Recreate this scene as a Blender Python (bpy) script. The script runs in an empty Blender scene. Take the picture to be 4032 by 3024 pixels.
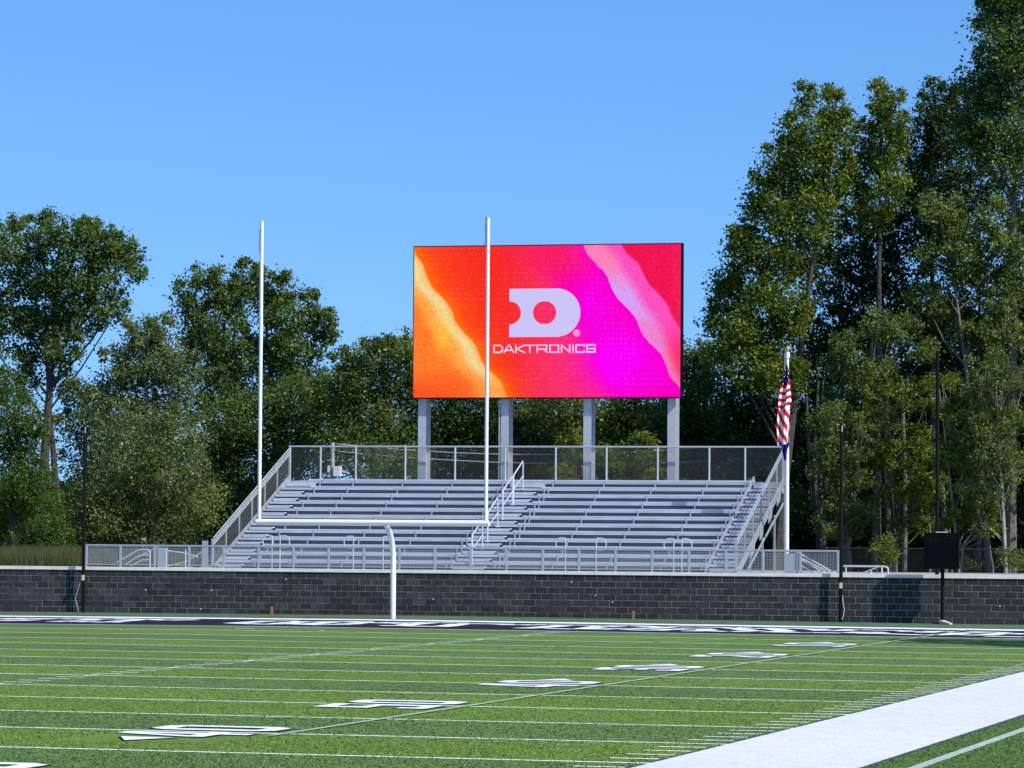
import bpy, math, random
import numpy as np
from mathutils import Vector, Matrix

scene = bpy.context.scene
COL = scene.collection
random.seed(7)
RNG = np.random.default_rng(11)

# ------------------------------------------------------------------ camera, sky, sun, exposure
CAM_POS = np.array([34.998, -105.949, 2.698])
CAM_R = np.array([0.966453, 0.256748, 0.006972])
CAM_U = np.array([0.002918, -0.038118, 0.999269])
CAM_F = np.array([-0.256826, 0.965726, 0.037588])
cam_data = bpy.data.cameras.new("camera")
cam = bpy.data.objects.new("camera", cam_data)
COL.objects.link(cam)
cam_data.sensor_width = 36.0
cam_data.lens = 15538.4 / 4032 * 36.0
cam_data.clip_start = 0.5
cam_data.clip_end = 5000
M = Matrix(((CAM_R[0], CAM_U[0], -CAM_F[0], CAM_POS[0]),
            (CAM_R[1], CAM_U[1], -CAM_F[1], CAM_POS[1]),
            (CAM_R[2], CAM_U[2], -CAM_F[2], CAM_POS[2]),
            (0, 0, 0, 1)))
cam.matrix_world = M
scene.camera = cam

SUN_EL = math.radians(43)
SUN_AZ = math.radians(115)      # clockwise from +Y
world = bpy.data.worlds.new("World")
scene.world = world
world.use_nodes = True
wn = world.node_tree
bg = wn.nodes["Background"]
sky = wn.nodes.new("ShaderNodeTexSky")
sky.sky_type = 'NISHITA'
sky.sun_disc = False
sky.sun_elevation = SUN_EL
sky.sun_rotation = SUN_AZ
sky.air_density = 1.0
sky.dust_density = 0.3
sky.ozone_density = 3.5
# the photograph's air is very clear: look the sky up a little higher than the true direction, all round
tc = wn.nodes.new("ShaderNodeTexCoord")
add = wn.nodes.new("ShaderNodeVectorMath"); add.operation = 'ADD'; add.inputs[1].default_value = (0, 0, 0.155)
nrm = wn.nodes.new("ShaderNodeVectorMath"); nrm.operation = 'NORMALIZE'
hsv = wn.nodes.new("ShaderNodeHueSaturation"); hsv.inputs['Saturation'].default_value = 1.26; hsv.inputs['Hue'].default_value = 0.505
wn.links.new(tc.outputs['Generated'], add.inputs[0])
wn.links.new(add.outputs[0], nrm.inputs[0])
wn.links.new(nrm.outputs[0], sky.inputs[0])
wn.links.new(sky.outputs[0], hsv.inputs['Color'])
wn.links.new(hsv.outputs[0], bg.inputs[0])
bg.inputs[1].default_value = 0.138

sun_data = bpy.data.lights.new("sun", 'SUN')
sun_data.energy = 3.7
sun_data.angle = math.radians(0.53)
sun_data.color = (1.0, 0.95, 0.87)
sun = bpy.data.objects.new("sun", sun_data)
COL.objects.link(sun)
SDIR = Vector((math.sin(SUN_AZ) * math.cos(SUN_EL), math.cos(SUN_AZ) * math.cos(SUN_EL), math.sin(SUN_EL)))
sun.rotation_euler = SDIR.to_track_quat('Z', 'Y').to_euler()
sun.location = (40, -20, 60)

scene.view_settings.view_transform = 'Standard'
scene.view_settings.look = 'None'
scene.view_settings.gamma = 1
scene.view_settings.exposure = 0.5
scene.view_settings.use_curve_mapping = False
scene.cycles.max_bounces = 6
scene.cycles.diffuse_bounces = 3
scene.cycles.glossy_bounces = 3
scene.cycles.transmission_bounces = 3

# ------------------------------------------------------------------ helpers
def S(*c):
    return tuple(((x / 255) / 12.92 if x / 255 <= 0.04045 else ((x / 255 + 0.055) / 1.055) ** 2.4) for x in c)

def at(px, py, Y):
    """the point at depth Y that the photograph shows at pixel px, py (4032 x 3024)"""
    d = CAM_F + CAM_R * (px - 2016) / 15538.4 - CAM_U * (py - 1512) / 15538.4
    return CAM_POS + d * ((Y - CAM_POS[1]) / d[1])

def gz(x):
    return -0.00294 * min(abs(x), 26)

def finish(o, parent=None, label=None, cat=None, group=None, kind=None):
    COL.objects.link(o)
    if parent is not None:
        o.parent = parent
    if label: o['label'] = label
    if cat: o['category'] = cat
    if group: o['group'] = group
    if kind: o['kind'] = kind
    return o

def thing(name, label, cat, loc=(0, 0, 0), group=None, kind=None):
    o = bpy.data.objects.new(name, None)
    o.empty_display_size = 0.3
    o.location = loc
    return finish(o, None, label, cat, group, kind)

class MB:
    """collects boxes, bars, tubes and polygons for one mesh"""
    def __init__(s):
        s.v = []; s.f = []; s.c = []
    def add(s, vs, fs, col=None):
        b = len(s.v)
        s.v.extend([tuple(map(float, q)) for q in vs])
        for q in fs:
            s.f.append(tuple(b + i for i in q)); s.c.append(col)
        return s
    def box(s, x0, x1, y0, y1, z0, z1, col=None):
        vs = [(x, y, z) for x in (x0, x1) for y in (y0, y1) for z in (z0, z1)]
        fs = [(0, 1, 3, 2), (4, 6, 7, 5), (0, 4, 5, 1), (2, 3, 7, 6), (0, 2, 6, 4), (1, 5, 7, 3)]
        return s.add(vs, fs, col)
    def bar(s, a, b, w, h=None, up=(0, 0, 1), col=None):
        h = h or w
        a = Vector(a); b = Vector(b); d = (b - a).normalized(); up = Vector(up)
        if abs(d.dot(up)) > 0.97: up = Vector((0, 1, 0))
        r = d.cross(up).normalized() * (w / 2); u = r.cross(d).normalized() * (h / 2)
        vs = [a - r - u, a + r - u, a + r + u, a - r + u, b - r - u, b + r - u, b + r + u, b - r + u]
        fs = [(0, 1, 2, 3), (7, 6, 5, 4), (0, 4, 5, 1), (1, 5, 6, 2), (2, 6, 7, 3), (3, 7, 4, 0)]
        return s.add(vs, fs, col)
    def tube(s, pts, r, n=8, cap=True, col=None):
        pts = [Vector(p) for p in pts]
        rs = r if isinstance(r, (list, tuple)) else [r] * len(pts)
        b = len(s.v); prev = None
        for i, p in enumerate(pts):
            if i == 0: d = pts[1] - pts[0]
            elif i == len(pts) - 1: d = pts[-1] - pts[-2]
            else: d = (pts[i + 1] - pts[i]).normalized() + (pts[i] - pts[i - 1]).normalized()
            d.normalize()
            ref = prev if prev is not None else (Vector((1, 0, 0)) if abs(d.x) < 0.9 else Vector((0, 1, 0)))
            u = (ref - d * ref.dot(d)).normalized(); prev = u
            w = d.cross(u)
            for k in range(n):
                t = 2 * math.pi * k / n
                s.v.append(tuple(p + (u * math.cos(t) + w * math.sin(t)) * rs[i]))
        for i in range(len(pts) - 1):
            for k in range(n):
                k2 = (k + 1) % n
                s.f.append((b + i * n + k, b + i * n + k2, b + (i + 1) * n + k2, b + (i + 1) * n + k)); s.c.append(col)
        if cap:
            s.f.append(tuple(b + k for k in range(n - 1, -1, -1))); s.c.append(col)
            e = b + (len(pts) - 1) * n
            s.f.append(tuple(e + k for k in range(n))); s.c.append(col)
        return s
    def poly(s, pts, col=None):
        return s.add(pts, [tuple(range(len(pts)))], col)
    def mesh(s, name, mats, smooth=False):
        me = bpy.data.meshes.new(name)
        me.from_pydata(s.v, [], s.f)
        for m in (mats if isinstance(mats, (list, tuple)) else [mats]):
            me.materials.append(m)
        if any(c is not None for c in s.c):
            at_ = me.color_attributes.new("Col", 'FLOAT_COLOR', 'CORNER')
            out = []
            for f, c in zip(s.f, s.c):
                c = c or (1, 1, 1)
                out.extend([c[0], c[1], c[2], 1.0] * len(f))
            at_.data.foreach_set("color", out)
        if smooth:
            me.polygons.foreach_set("use_smooth", [True] * len(me.polygons))
            try: me.set_sharp_from_angle(angle=math.radians(40))
            except Exception: pass
        me.update()
        return me
    def build(s, name, mats, parent=None, smooth=False, **kw):
        return finish(bpy.data.objects.new(name, s.mesh(name, mats, smooth)), parent, **kw)

def part(name, mesh, parent, loc=(0, 0, 0), **kw):
    o = bpy.data.objects.new(name, mesh)
    o.location = loc
    return finish(o, parent, **kw)

def mat(name, color, rough=0.6, metal=0.0, spec=0.5, noise=None, bump=None, vcol=False, sub=None):
    """noise = (scale, amount), bump = (scale, strength, distance)"""
    m = bpy.data.materials.new(name); m.use_nodes = True
    nt = m.node_tree; p = nt.nodes["Principled BSDF"]
    p.inputs['Base Color'].default_value = (*color, 1)
    p.inputs['Roughness'].default_value = rough
    p.inputs['Metallic'].default_value = metal
    p.inputs['Specular IOR Level'].default_value = spec
    src = None
    if vcol:
        a = nt.nodes.new("ShaderNodeVertexColor"); a.layer_name = "Col"; src = a.outputs['Color']
    t = nt.nodes.new("ShaderNodeTexCoord")
    if noise:
        n = nt.nodes.new("ShaderNodeTexNoise"); n.inputs['Scale'].default_value = noise[0]; n.inputs['Detail'].default_value = 6
        nt.links.new(t.outputs['Object'], n.inputs['Vector'])
        r = nt.nodes.new("ShaderNodeMapRange")
        r.inputs['From Min'].default_value = 0.3; r.inputs['From Max'].default_value = 0.7
        r.inputs['To Min'].default_value = 1 - noise[1]; r.inputs['To Max'].default_value = 1 + noise[1]
        nt.links.new(n.outputs['Fac'], r.inputs['Value'])
        mx = nt.nodes.new("ShaderNodeMix"); mx.data_type = 'RGBA'; mx.blend_type = 'MULTIPLY'; mx.inputs['Factor'].default_value = 1
        if src is not None: nt.links.new(src, mx.inputs[6])
        else: mx.inputs[6].default_value = (*color, 1)
        nt.links.new(r.outputs['Result'], mx.inputs[7])
        src = mx.outputs[2]
    if src is not None: nt.links.new(src, p.inputs['Base Color'])
    if bump:
        n2 = nt.nodes.new("ShaderNodeTexNoise"); n2.inputs['Scale'].default_value = bump[0]; n2.inputs['Detail'].default_value = 5
        nt.links.new(t.outputs['Object'], n2.inputs['Vector'])
        bp = nt.nodes.new("ShaderNodeBump"); bp.inputs['Strength'].default_value = bump[1]; bp.inputs['Distance'].default_value = bump[2]
        nt.links.new(n2.outputs['Fac'], bp.inputs['Height']); nt.links.new(bp.outputs[0], p.inputs['Normal'])
    return m

def turf_mat(name, white=False, black=False):
    m = bpy.data.materials.new(name); m.use_nodes = True
    nt = m.node_tree; p = nt.nodes["Principled BSDF"]
    p.inputs['Roughness'].default_value = 1.0; p.inputs['Specular IOR Level'].default_value = 0.05
    t = nt.nodes.new("ShaderNodeTexCoord")
    a = nt.nodes.new("ShaderNodeVertexColor"); a.layer_name = "Col"
    def noise(scale, lo, hi, det=3, sx=1, sy=1, fmin=.3, fmax=.7):
        mp = nt.nodes.new("ShaderNodeMapping"); mp.inputs['Scale'].default_value = (sx, sy, 1)
        nt.links.new(t.outputs['Object'], mp.inputs[0])
        n = nt.nodes.new("ShaderNodeTexNoise"); n.inputs['Scale'].default_value = scale; n.inputs['Detail'].default_value = det
        nt.links.new(mp.outputs[0], n.inputs['Vector'])
        r = nt.nodes.new("ShaderNodeMapRange"); r.inputs['From Min'].default_value = fmin; r.inputs['From Max'].default_value = fmax
        r.inputs['To Min'].default_value = lo; r.inputs['To Max'].default_value = hi
        nt.links.new(n.outputs['Fac'], r.inputs[0]); return r.outputs[0]
    k = 0.35 if white else 1.0
    cur = a.outputs['Color']
    for nz in (noise(9.0, 1 - .28 * k, 1 + .30 * k, 2), noise(2.0, 1 - .14 * k, 1 + .14 * k, 4), noise(0.12, 1 - .10 * k, 1 + .10 * k, 3)):
        mx = nt.nodes.new("ShaderNodeMix"); mx.data_type = 'RGBA'; mx.blend_type = 'MULTIPLY'; mx.inputs['Factor'].default_value = 1
        nt.links.new(cur, mx.inputs[6]); nt.links.new(nz, mx.inputs[7]); cur = mx.outputs[2]
    nt.links.new(cur, p.inputs['Base Color'])
    return m

M_TURF = turf_mat("turf")
M_TPAINT = turf_mat("turf_white", white=True)
M_ALU = mat("aluminium_mill", (0.50, 0.52, 0.56), 0.42, 0.55, 0.5, noise=(3, .06))
M_ALUSEAT = mat("aluminium_seat", (0.67, 0.715, 0.75), 0.38, 0.35, 0.5, noise=(1.3, .10))
M_RISER = mat("aluminium_riser", (0.49, 0.515, 0.57), 0.5, 0.2, 0.4, noise=(1.1, .13))
M_GALV = mat("galvanised", (0.50, 0.54, 0.55), 0.45, 0.5, 0.5, noise=(8, .1))
M_WIRE = mat("wire_galvanised", (0.50, 0.53, 0.54), 0.5, 0.3)
M_CHAIN = mat("chain_link_grey", (0.16, 0.17, 0.16), 0.6, 0.2)
M_DWIRE = mat("wire_black", (0.03, 0.032, 0.03), 0.6)
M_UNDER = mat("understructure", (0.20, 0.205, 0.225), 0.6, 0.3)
M_WHITE = mat("white_paint", (0.80, 0.80, 0.79), 0.35, 0, 0.5, noise=(1.5, .03))
M_BLACKP = mat("black_paint", (0.006, 0.007, 0.007), 0.7, 0, .12)
M_BLACKM = mat("black_matte", (0.004, 0.004, 0.006), 0.85, 0, .04)
M_BLOCK = mat("charcoal_block", (0.03, 0.03, 0.03), 0.95, 0, 0.1, noise=(14, .25), bump=(45, .6, .006), vcol=True)
M_MORTAR = mat("mortar", (0.38, 0.36, 0.32), 0.95, 0, 0.1, noise=(6, .3))
M_COPE = mat("limestone_coping", (0.80, 0.75, 0.66), 0.85, 0, 0.2, noise=(5, .08), bump=(30, .3, .004))
M_CONC = mat("concrete", (0.36, 0.35, 0.33), 0.9, 0, 0.2, noise=(2, .12))
M_EARTH = mat("earth", (0.09, 0.085, 0.05), 0.95, 0, 0.1, noise=(1, .3))
M_STEEL = mat("galvanised_column", (0.44, 0.46, 0.49), 0.55, 0.25, 0.4, noise=(4, .10))
M_RUST = mat("rusty_pipe", (0.22, 0.10, 0.06), 0.9, 0, 0.1, noise=(20, .3))
M_BARK = mat("bark", (0.16, 0.145, 0.12), 0.95, 0, 0.1, noise=(6, .35))
M_BARKPALE = mat("bark_pale", (0.34, 0.32, 0.27), 0.95, 0, 0.1, noise=(5, .3))
M_BARKDARK = mat("bark_dark", (0.07, 0.065, 0.055), 0.95, 0, 0.1, noise=(6, .35))  # darkened bark, carries the shade inside crowns and wood
M_WOOD = mat("utility_pole_wood", (0.38, 0.35, 0.29), 0.9, 0, 0.1, noise=(7, .2))
M_BALL = mat("gold_ball", (0.55, 0.42, 0.20), 0.4, 0.6)
M_CREAM = mat("cream_base", (0.62, 0.55, 0.34), 0.7)

# ------------------------------------------------------------------ the setting
MB().poly([(-900, -900, -.6), (900, -900, -.6), (900, 900, -.6), (-900, 900, -.6)]).build("ground", M_EARTH, kind='structure')

YD = 0.9144
DARK = (0.098, 0.170, 0.052); LIGHT = (0.116, 0.198, 0.040)
def band(i):                 # i-th five yard strip counted from the far goal line
    if i < 0: return DARK
    if i >= 10: i = 19 - i
    return LIGHT if i % 2 == 1 else DARK
tb = MB()
def turf_strip(mb, x0, x1, y0, y1, dz, col):
    xs = sorted(set([x0, x1] + [q for q in (-26, 0, 26) if x0 < q < x1]))
    for a, b in zip(xs[:-1], xs[1:]):
        mb.poly([(a, y0, gz(a) + dz), (b, y0, gz(b) + dz), (b, y1, gz(b) + dz), (a, y1, gz(a) + dz)], col)
SIDE = 24.384
for i in range(-4, 24):
    y1 = -i * 5 * YD; y0 = y1 - 5 * YD
    if y1 > 16.5: y1 = 16.62
    if y0 > 16.5: continue
    c = band(i)
    if i < 0:
        c = (0.085, 0.155, 0.075)
    if 0 <= i <= 19:
        turf_strip(tb, -70, -SIDE, y0, y1, 0, DARK); turf_strip(tb, -SIDE, SIDE, y0, y1, 0, c); turf_strip(tb, SIDE, 70, y0, y1, 0, (0.076, 0.146, 0.040))
    else:
        turf_strip(tb, -70, 70, y0, y1, 0, c)
field = tb.build("football_field", M_TURF, kind='structure')

PW = (0.84, 0.88, 0.80)
def mark(name, rects, dz=.004, col=PW, m=None, **kw):
    b = MB()
    for (x0, x1, y0, y1) in rects: turf_strip(b, x0, x1, y0, y1, dz, col)
    return b.build(name, m or M_TPAINT, field, **kw)
LW = 0.135
for i in range(0, 21):
    y = -i * 5 * YD
    w = LW if i else 0.20
    mark("yard_line", [(-SIDE, SIDE, y - w / 2, y + w / 2)])
# five yard strips between: one yard ticks by the sideline and at the hashes
for i in range(1, 100):
    if i % 5 == 0: 
        continue
    y = -i * YD
    mark("sideline_tick", [(SIDE - .72, SIDE - .1, y - .062, y + .062)])
for i in range(1, 80):
    y = -i * YD
    if i % 5:
        mark("hash_mark", [(8.13, 8.74, y - .062, y + .062)])
for i in range(1, 16):
    y = -i * 5 * YD
    mark("hash_mark", [(8.40, 8.50, y - .30, y - LW / 2 - .004), (8.40, 8.50, y + LW / 2 + .004, y + .30)])
mark("conversion_mark", [(-.3, .3, -2.80, -2.66)])
mark("sideline_band", [(SIDE, SIDE + 2.53, -110, 10.5)], col=(0.64, 0.645, 0.66))
mark("band_seam", [(SIDE + .02, SIDE + 2.5, -63.03, -62.985)], dz=.008, col=(0.42, 0.44, 0.48))
mark("touch_line", [(18.25, 18.35, -55.6, 8.7)], dz=.016, col=(0.40, 0.48, 0.34))
mark("grey_line", [(27.46, 27.62, -110, 10)], col=(0.40, 0.44, 0.38))
# faint lacrosse crease and arc
def ring(name, cx, cy, r, w, a0, a1, dz, col):
    b = MB(); n = 48
    for k in range(n):
        t0 = a0 + (a1 - a0) * k / n; t1 = a0 + (a1 - a0) * (k + 1) / n
        P = [(cx + (r + e) * math.cos(t), cy + (r + e) * math.sin(t)) for t, e in ((t0, -w), (t0, w), (t1, w), (t1, -w))]
        b.poly([(x, y, gz(x) + dz) for x, y in P], col)
    return b.build(name, M_TPAINT, field)
ring("crease_circle", -.1, -4.4, 2.74, .04, 0, 2 * math.pi, .009, (0.34, 0.44, 0.26))
b = MB()
arc = [(14.39, -4.40), (13.69, -7.12), (12.46, -11.72), (11.0, -16.2)]
for (x0, y0), (x1, y1) in zip(arc[:-1], arc[1:]):
    b.poly([(x0 - .05, y0, gz(x0) + .012), (x1 - .05, y1, gz(x1) + .012), (x1 + .05, y1, gz(x1) + .012), (x0 + .05, y0, gz(x0) + .012)], (0.34, 0.44, 0.26))
b.build("arc_line", M_TPAINT, field)

# end zone: black turf, white border, lettering
BLK = (0.022, 0.020, 0.030)
mark("end_zone", [(-SIDE, SIDE, .10, 8.75)], dz=.003, col=BLK)
mark("end_border", [(-SIDE - 2.5, SIDE, 8.75, 10.45)], dz=.005, col=(0.78, 0.80, 0.82))
mark("end_trim", [(-SIDE - 2.5, SIDE + 3.3, 10.45, 11.25)], dz=.003, col=(0.025, 0.03, 0.028))
mark("sideline_trim", [(SIDE - .10, SIDE, -110, 8.7), (SIDE + 2.53, SIDE + 2.63, -110, 11.2)], dz=.002, col=(0.07, 0.10, 0.085))
LETTERS = [[[-10.94,6.35],[-10.19,6.71],[-9.23,6.64]],[[-10.46,5.15],[-10.21,5.54],[-10.44,7.23]],[[-9.37,3.76],[-9.35,5.16]],[[-9.65,3.19],[-9.58,3.83]],[[-9.49,5.98],[-9.23,6.64]],[[-8.93,6.25],[-8.79,7.04],[-8.04,7.04],[-7.07,6.97]],[[-7.9,2.93],[-7.71,3.7],[-7.57,5.5]],[[-7.71,3.7],[-7.1,3.15],[-6.67,3.19],[-6.07,2.8]],[[-8.01,6.7],[-7.47,3.39]],[[-6.07,2.8],[-6.46,5.33]],[[-7.65,7.41],[-7.12,7.49],[-6.03,7.3]],[[-6.26,3.72],[-6.41,5.35],[-6.71,7.69]],[[-6.48,7.08],[-5.45,6.17],[-4.98,7.19]],[[-5.61,6.61],[-5.06,7.42]],[[-2.47,3.35],[-2.38,4.88],[-2.38,6.58],[-1.57,6.97]],[[-2.47,3.35],[-1.47,2.68],[-0.91,2.47]],[[-0.95,2.61],[-1.13,3.98],[-1.09,5.5],[-1.33,6.57]],[[-0.96,4.06],[-0.35,2.89],[0.01,2.75],[0.58,2.38]],[[-1.42,6.53],[-0.87,6.28],[-0.56,6.42],[0.26,6.72]],[[-0.06,2.87],[-0.13,4.29],[-0.22,5.91]],[[0.56,2.92],[0.77,3.32]],[[0.87,3.16],[0.92,4.57]],[[-0.06,6.48],[0.31,7.26],[0.77,6.09],[1.02,6.28]],[[0.86,3.54],[0.79,4.78],[0.77,6.09]],[[1.35,5.54],[1.45,6.79],[2.33,7.12]],[[2.21,2.81],[2.78,3.24],[2.5,5.02],[2.53,6.61]],[[1.78,5.87],[2.17,5.34]],[[2.9,2.85],[3.94,2.7]],[[2.33,7.12],[2.78,7.13],[3.58,7.41]],[[3.95,2.71],[3.98,3.51],[3.73,5.95]],[[3.47,6.48],[4.27,6.76],[5.11,6.91]],[[4.82,6.04],[5.25,6.52],[5.49,5.89],[5.66,6.18],[5.66,6.83],[6.24,6.62],[6.7,6.8]],[[6.5,2.38],[6.73,3.38],[6.75,4.62],[6.82,6.25]],[[7.17,2.65],[8.14,2.46]],[[6.63,7.07],[7.24,6.88]],[[6.8,7.11],[7.82,6.83],[8.51,7.19],[9.29,7.13]],[[7.94,2.53],[8.18,2.49]],[[8.2,2.5],[8.13,3.79],[8.0,6.01]],[[8.68,2.55],[8.8,3.38],[9.43,3.99],[9.83,5.04],[9.85,6.61]],[[8.03,6.04],[8.63,5.54]],[[9.38,2.77],[10.37,2.46],[10.41,3.37],[10.68,4.16]],[[9.82,6.74],[10.64,7.03]],[[9.18,6.11],[9.35,6.86]],[[10.68,4.16],[11.01,5.3]],[[11.47,2.17],[11.52,2.93]],[[10.26,7.04],[10.93,7.07],[11.61,6.95]],[[10.75,4.79],[11.1,5.2],[11.67,3.68]],[[11.42,2.33],[11.54,3.14],[11.66,3.67]],[[11.86,2.8],[12.49,2.53],[13.02,3.06]],[[11.65,6.67],[12.16,5.67],[12.8,3.91],[13.21,3.77]],[[11.79,7.08],[12.21,7.08]],[[12.52,6.24],[12.72,7.0],[12.93,7.31],[14.0,7.17]],[[13.56,2.59],[13.72,3.27],[13.88,3.82]],[[12.78,6.73],[13.24,5.71],[13.85,3.94]],[[13.82,2.77],[14.81,2.78]],[[13.65,7.03],[14.08,6.81],[14.71,5.16],[15.08,5.69],[15.24,7.12]],[[14.06,7.06],[14.57,6.9]],[[14.45,2.82],[15.56,2.99]],[[15.76,3.14],[15.93,4.5]],[[15.28,6.88],[16.65,6.82],[17.13,5.62],[17.35,6.29]],[[16.28,2.77],[16.5,4.16]],[[16.13,4.65],[16.54,3.94]],[[16.69,3.05],[18.0,2.28]],[[17.59,4.93],[17.65,6.76],[18.16,6.87]],[[18.21,2.43],[18.62,3.44],[18.64,5.18],[19.24,5.85]],[[19.0,2.74],[19.56,3.37],[19.84,6.04]],[[18.54,6.88],[19.3,6.66],[19.81,6.51]],[[19.74,2.08],[20.82,1.9]],[[20.08,4.71],[20.3,5.86]]]
for L in LETTERS:
    b = MB()
    for (x0, y0), (x1, y1) in zip(L[:-1], L[1:]):
        d = Vector((x1 - x0, y1 - y0)); ln = d.length
        if ln < .01: continue
        d /= ln; n = Vector((-d.y, d.x)) * .30
        # across the field a stroke is about .45 m deep, along it about .35 m wide
        P = [Vector((x0, y0)) - n, Vector((x1, y1)) - n, Vector((x1, y1)) + n, Vector((x0, y0)) + n]
        b.poly([(q.x, min(max(q.y, .35), 8.4), gz(q.x) + .008) for q in P], (0.78, 0.80, 0.84))
    b.build("end_zone_stroke", M_TPAINT, field)

# field numbers: heavy block numerals with a thin black edge, feet towards the sideline
def digit(ch):
    """outline polygons and strokes in a unit cell, x right, y up"""
    T_ = .29
    def rect(x0, y0, x1, y1): return [(x0, y0), (x1, y0), (x1, y1), (x0, y1)]
    if ch == '0': return [rect(0, .14, T_, .86), rect(1 - T_, .14, 1, .86), [(0, .14), (.2, 0), (.8, 0), (1, .14), (.78, .17), (.22, .17)], [(0, .86), (.22, .83), (.78, .83), (1, .86), (.8, 1), (.2, 1)]]
    if ch == '1': return [rect(.36, .1, .64, 1), rect(.12, 0, .88, .13), [(.36, 1), (.12, .84), (.12, .72), (.36, .8)]]
    if ch == '2': return [[(0, .72), (T_, .72), (T_, .82), (.22, .86), (0, .86)], rect(.0, .85, 1, 1), [(1 - T_, .56), (1, .56), (1, .85), (1 - T_, .85)], [(0, .15), (.28, .15), (1, .56), (.76, .60), (0, .24)], rect(0, 0, 1, .15)]
    if ch == '3': return [rect(0, .85, 1, 1), rect(1 - T_, .15, 1, .85), rect(.3, .43, 1 - T_, .57), rect(0, 0, 1, .15), rect(0, .15, T_, .28), rect(0, .72, T_, .85)]
    if ch == '4': return [rect(.55, 0, .82, 1), rect(0, .22, 1, .38), [(0, .38), (.24, .38), (.55, .84), (.55, 1), (.45, 1)]]
    if ch == '5': return [rect(0, .85, 1, 1), rect(0, .5, T_, .85), rect(T_, .5, 1, .62), rect(1 - T_, .14, 1, .5), rect(0, 0, 1, .14), rect(0, .14, T_, .26)]
def number(txt, yline, arrow=0):
    NX0, NX1 = 16.17, 17.98       # top and foot of the numerals
    grown = [("number_edge", .045, (0.02, 0.022, 0.03), .006), ("number_face", 0, (0.78, 0.80, 0.84), .0135)]
    for nm, g_, col, dz in grown:
        b = MB()
        for j, ch in enumerate(txt):
            y0 = yline - 1.42 if j == 0 else yline + .22
            for P in digit(ch):
                cx = sum(q[0] for q in P) / len(P); cy = sum(q[1] for q in P) / len(P)
                pts = []
                for u, v in P:
                    X = NX1 - v * (NX1 - NX0); Y = y0 + u * 1.2
                    X += g_ * (1 if v < cy else -1); Y += g_ * (1 if u > cx else -1)
                    pts.append((X, Y, gz(X) + dz + 0.0004 * (len(b.f) % 7)))
                b.poly(pts, col)
        if arrow:
            ya = yline - 1.75 if arrow < 0 else yline + 1.75
            tip = ya + arrow * .85
            e = g_ * 1.3
            b.poly([(16.55 - e, ya - arrow * e, gz(16.5) + dz), (17.30 + e, ya - arrow * e, gz(17.3) + dz), (16.92, tip + arrow * e * 1.5, gz(16.9) + dz)], col)
        b.build(nm, M_TPAINT, field, label=("white painted number %s on the field" % txt) if g_ == 0 else None)
for txt, n, ar in (("10", 2, 1), ("20", 4, 1), ("30", 6, 1), ("40", 8, 1), ("50", 10, 0), ("40", 12, -1), ("30", 14, -1)):
    number(txt, -n * 5 * YD, ar)

# ground behind the wall
gb = MB()
gb.poly([(-80, 16.9, 1.40), (80, 16.9, 1.40), (80, 31, 1.40), (-80, 31, 1.40)])
gb.build("concourse", M_CONC, kind='structure')
gb = MB()
gb.poly([(-80, 31, 1.396), (80, 31, 1.396), (80, 34, 1.0), (-80, 34, 1.0)])
gb.poly([(-300, 34, 1.0), (300, 34, 1.0), (300, 420, 1.0), (-300, 420, 1.0)])
gb.build("wooded_ground", M_EARTH, kind='structure')

# ------------------------------------------------------------------ retaining wall
wall = thing("retaining_wall", "long low wall of charcoal concrete blocks with pale coping along the field end", "wall", (0, 16.53, 0))
W0 = Vector((0, -16.53, 0))
WY = 16.53
b = MB(); b.box(-24, 26, WY + .003, WY + .38, -.3, 1.365)
o = b.build("mortar_core", M_MORTAR, wall); o.location = (0, -WY, 0)
BL, BH = 0.4064, 0.2032
blocks = []
for r in range(7):
    zt = 1.365 - r * BH
    off = (r % 2) * BL / 2
    for j in range(-58, 64):
        x = j * BL + off
        blocks.append((x, zt))
vis = [q for q in blocks if -17 < q[0] < 19.4]
key = lambda q: (q[0] - CAM_POS[0]) ** 2 + (WY - CAM_POS[1]) ** 2
singles = set(sorted(vis, key=key)[:299])
variants = []
def block_geo(b, x, zt, col, jut):
    g_ = .007
    b.box(x + g_, x + BL - g_, WY - jut, WY + .05, max(zt - BH + g_, -.35), zt - g_, col)
def bcol():
    v = random.choice([.036, .039, .042, .046, .052, .060]) * random.uniform(.9, 1.15)
    w = random.uniform(-.06, .12)
    return (v * (1.03 + w), v, v * (1.0 - w * .4))
for k in range(16):
    b = MB(); c = bcol(); block_geo(b, 0, 0, c, random.uniform(0, .004)); 
    # re-centre the shared block at its corner
    b.v = [(x, y - WY, z if z > -.3 else z) for x, y, z in b.v]
    variants.append(b.mesh("block", M_BLOCK))
rest = MB()
for q in blocks:
    if q in singles:
        part("block", random.choice(variants), wall, (q[0], 0, q[1]))
    else:
        block_geo(rest, q[0], q[1], bcol(), random.uniform(0, .004))
o = rest.build("blocks", M_BLOCK, wall, kind='stuff'); o.location = (0, -WY, 0)
cm = MB().box(.004, 1.2192 - .004, -.035, .40, 1.367, 1.472).mesh("coping_stone", M_COPE)
for j in range(-20, 22):
    part("coping_stone", cm, wall, (j * 1.2192 + .3, 0, 0))
am = MB().box(-.018, .018, -.012, .004, -.018, .018).mesh("wall_anchor", M_WHITE)
for px, py in ((573, 2322), (833, 2325), (1126, 2281), (790, 2398), (1706, 2360), (2250, 2292), (2345, 2344), (2412, 2371), (3937, 2386)):
    P = at(px, py, WY - .01)
    part("wall_anchor", am, wall, (P[0], -.002, P[2]))

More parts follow.
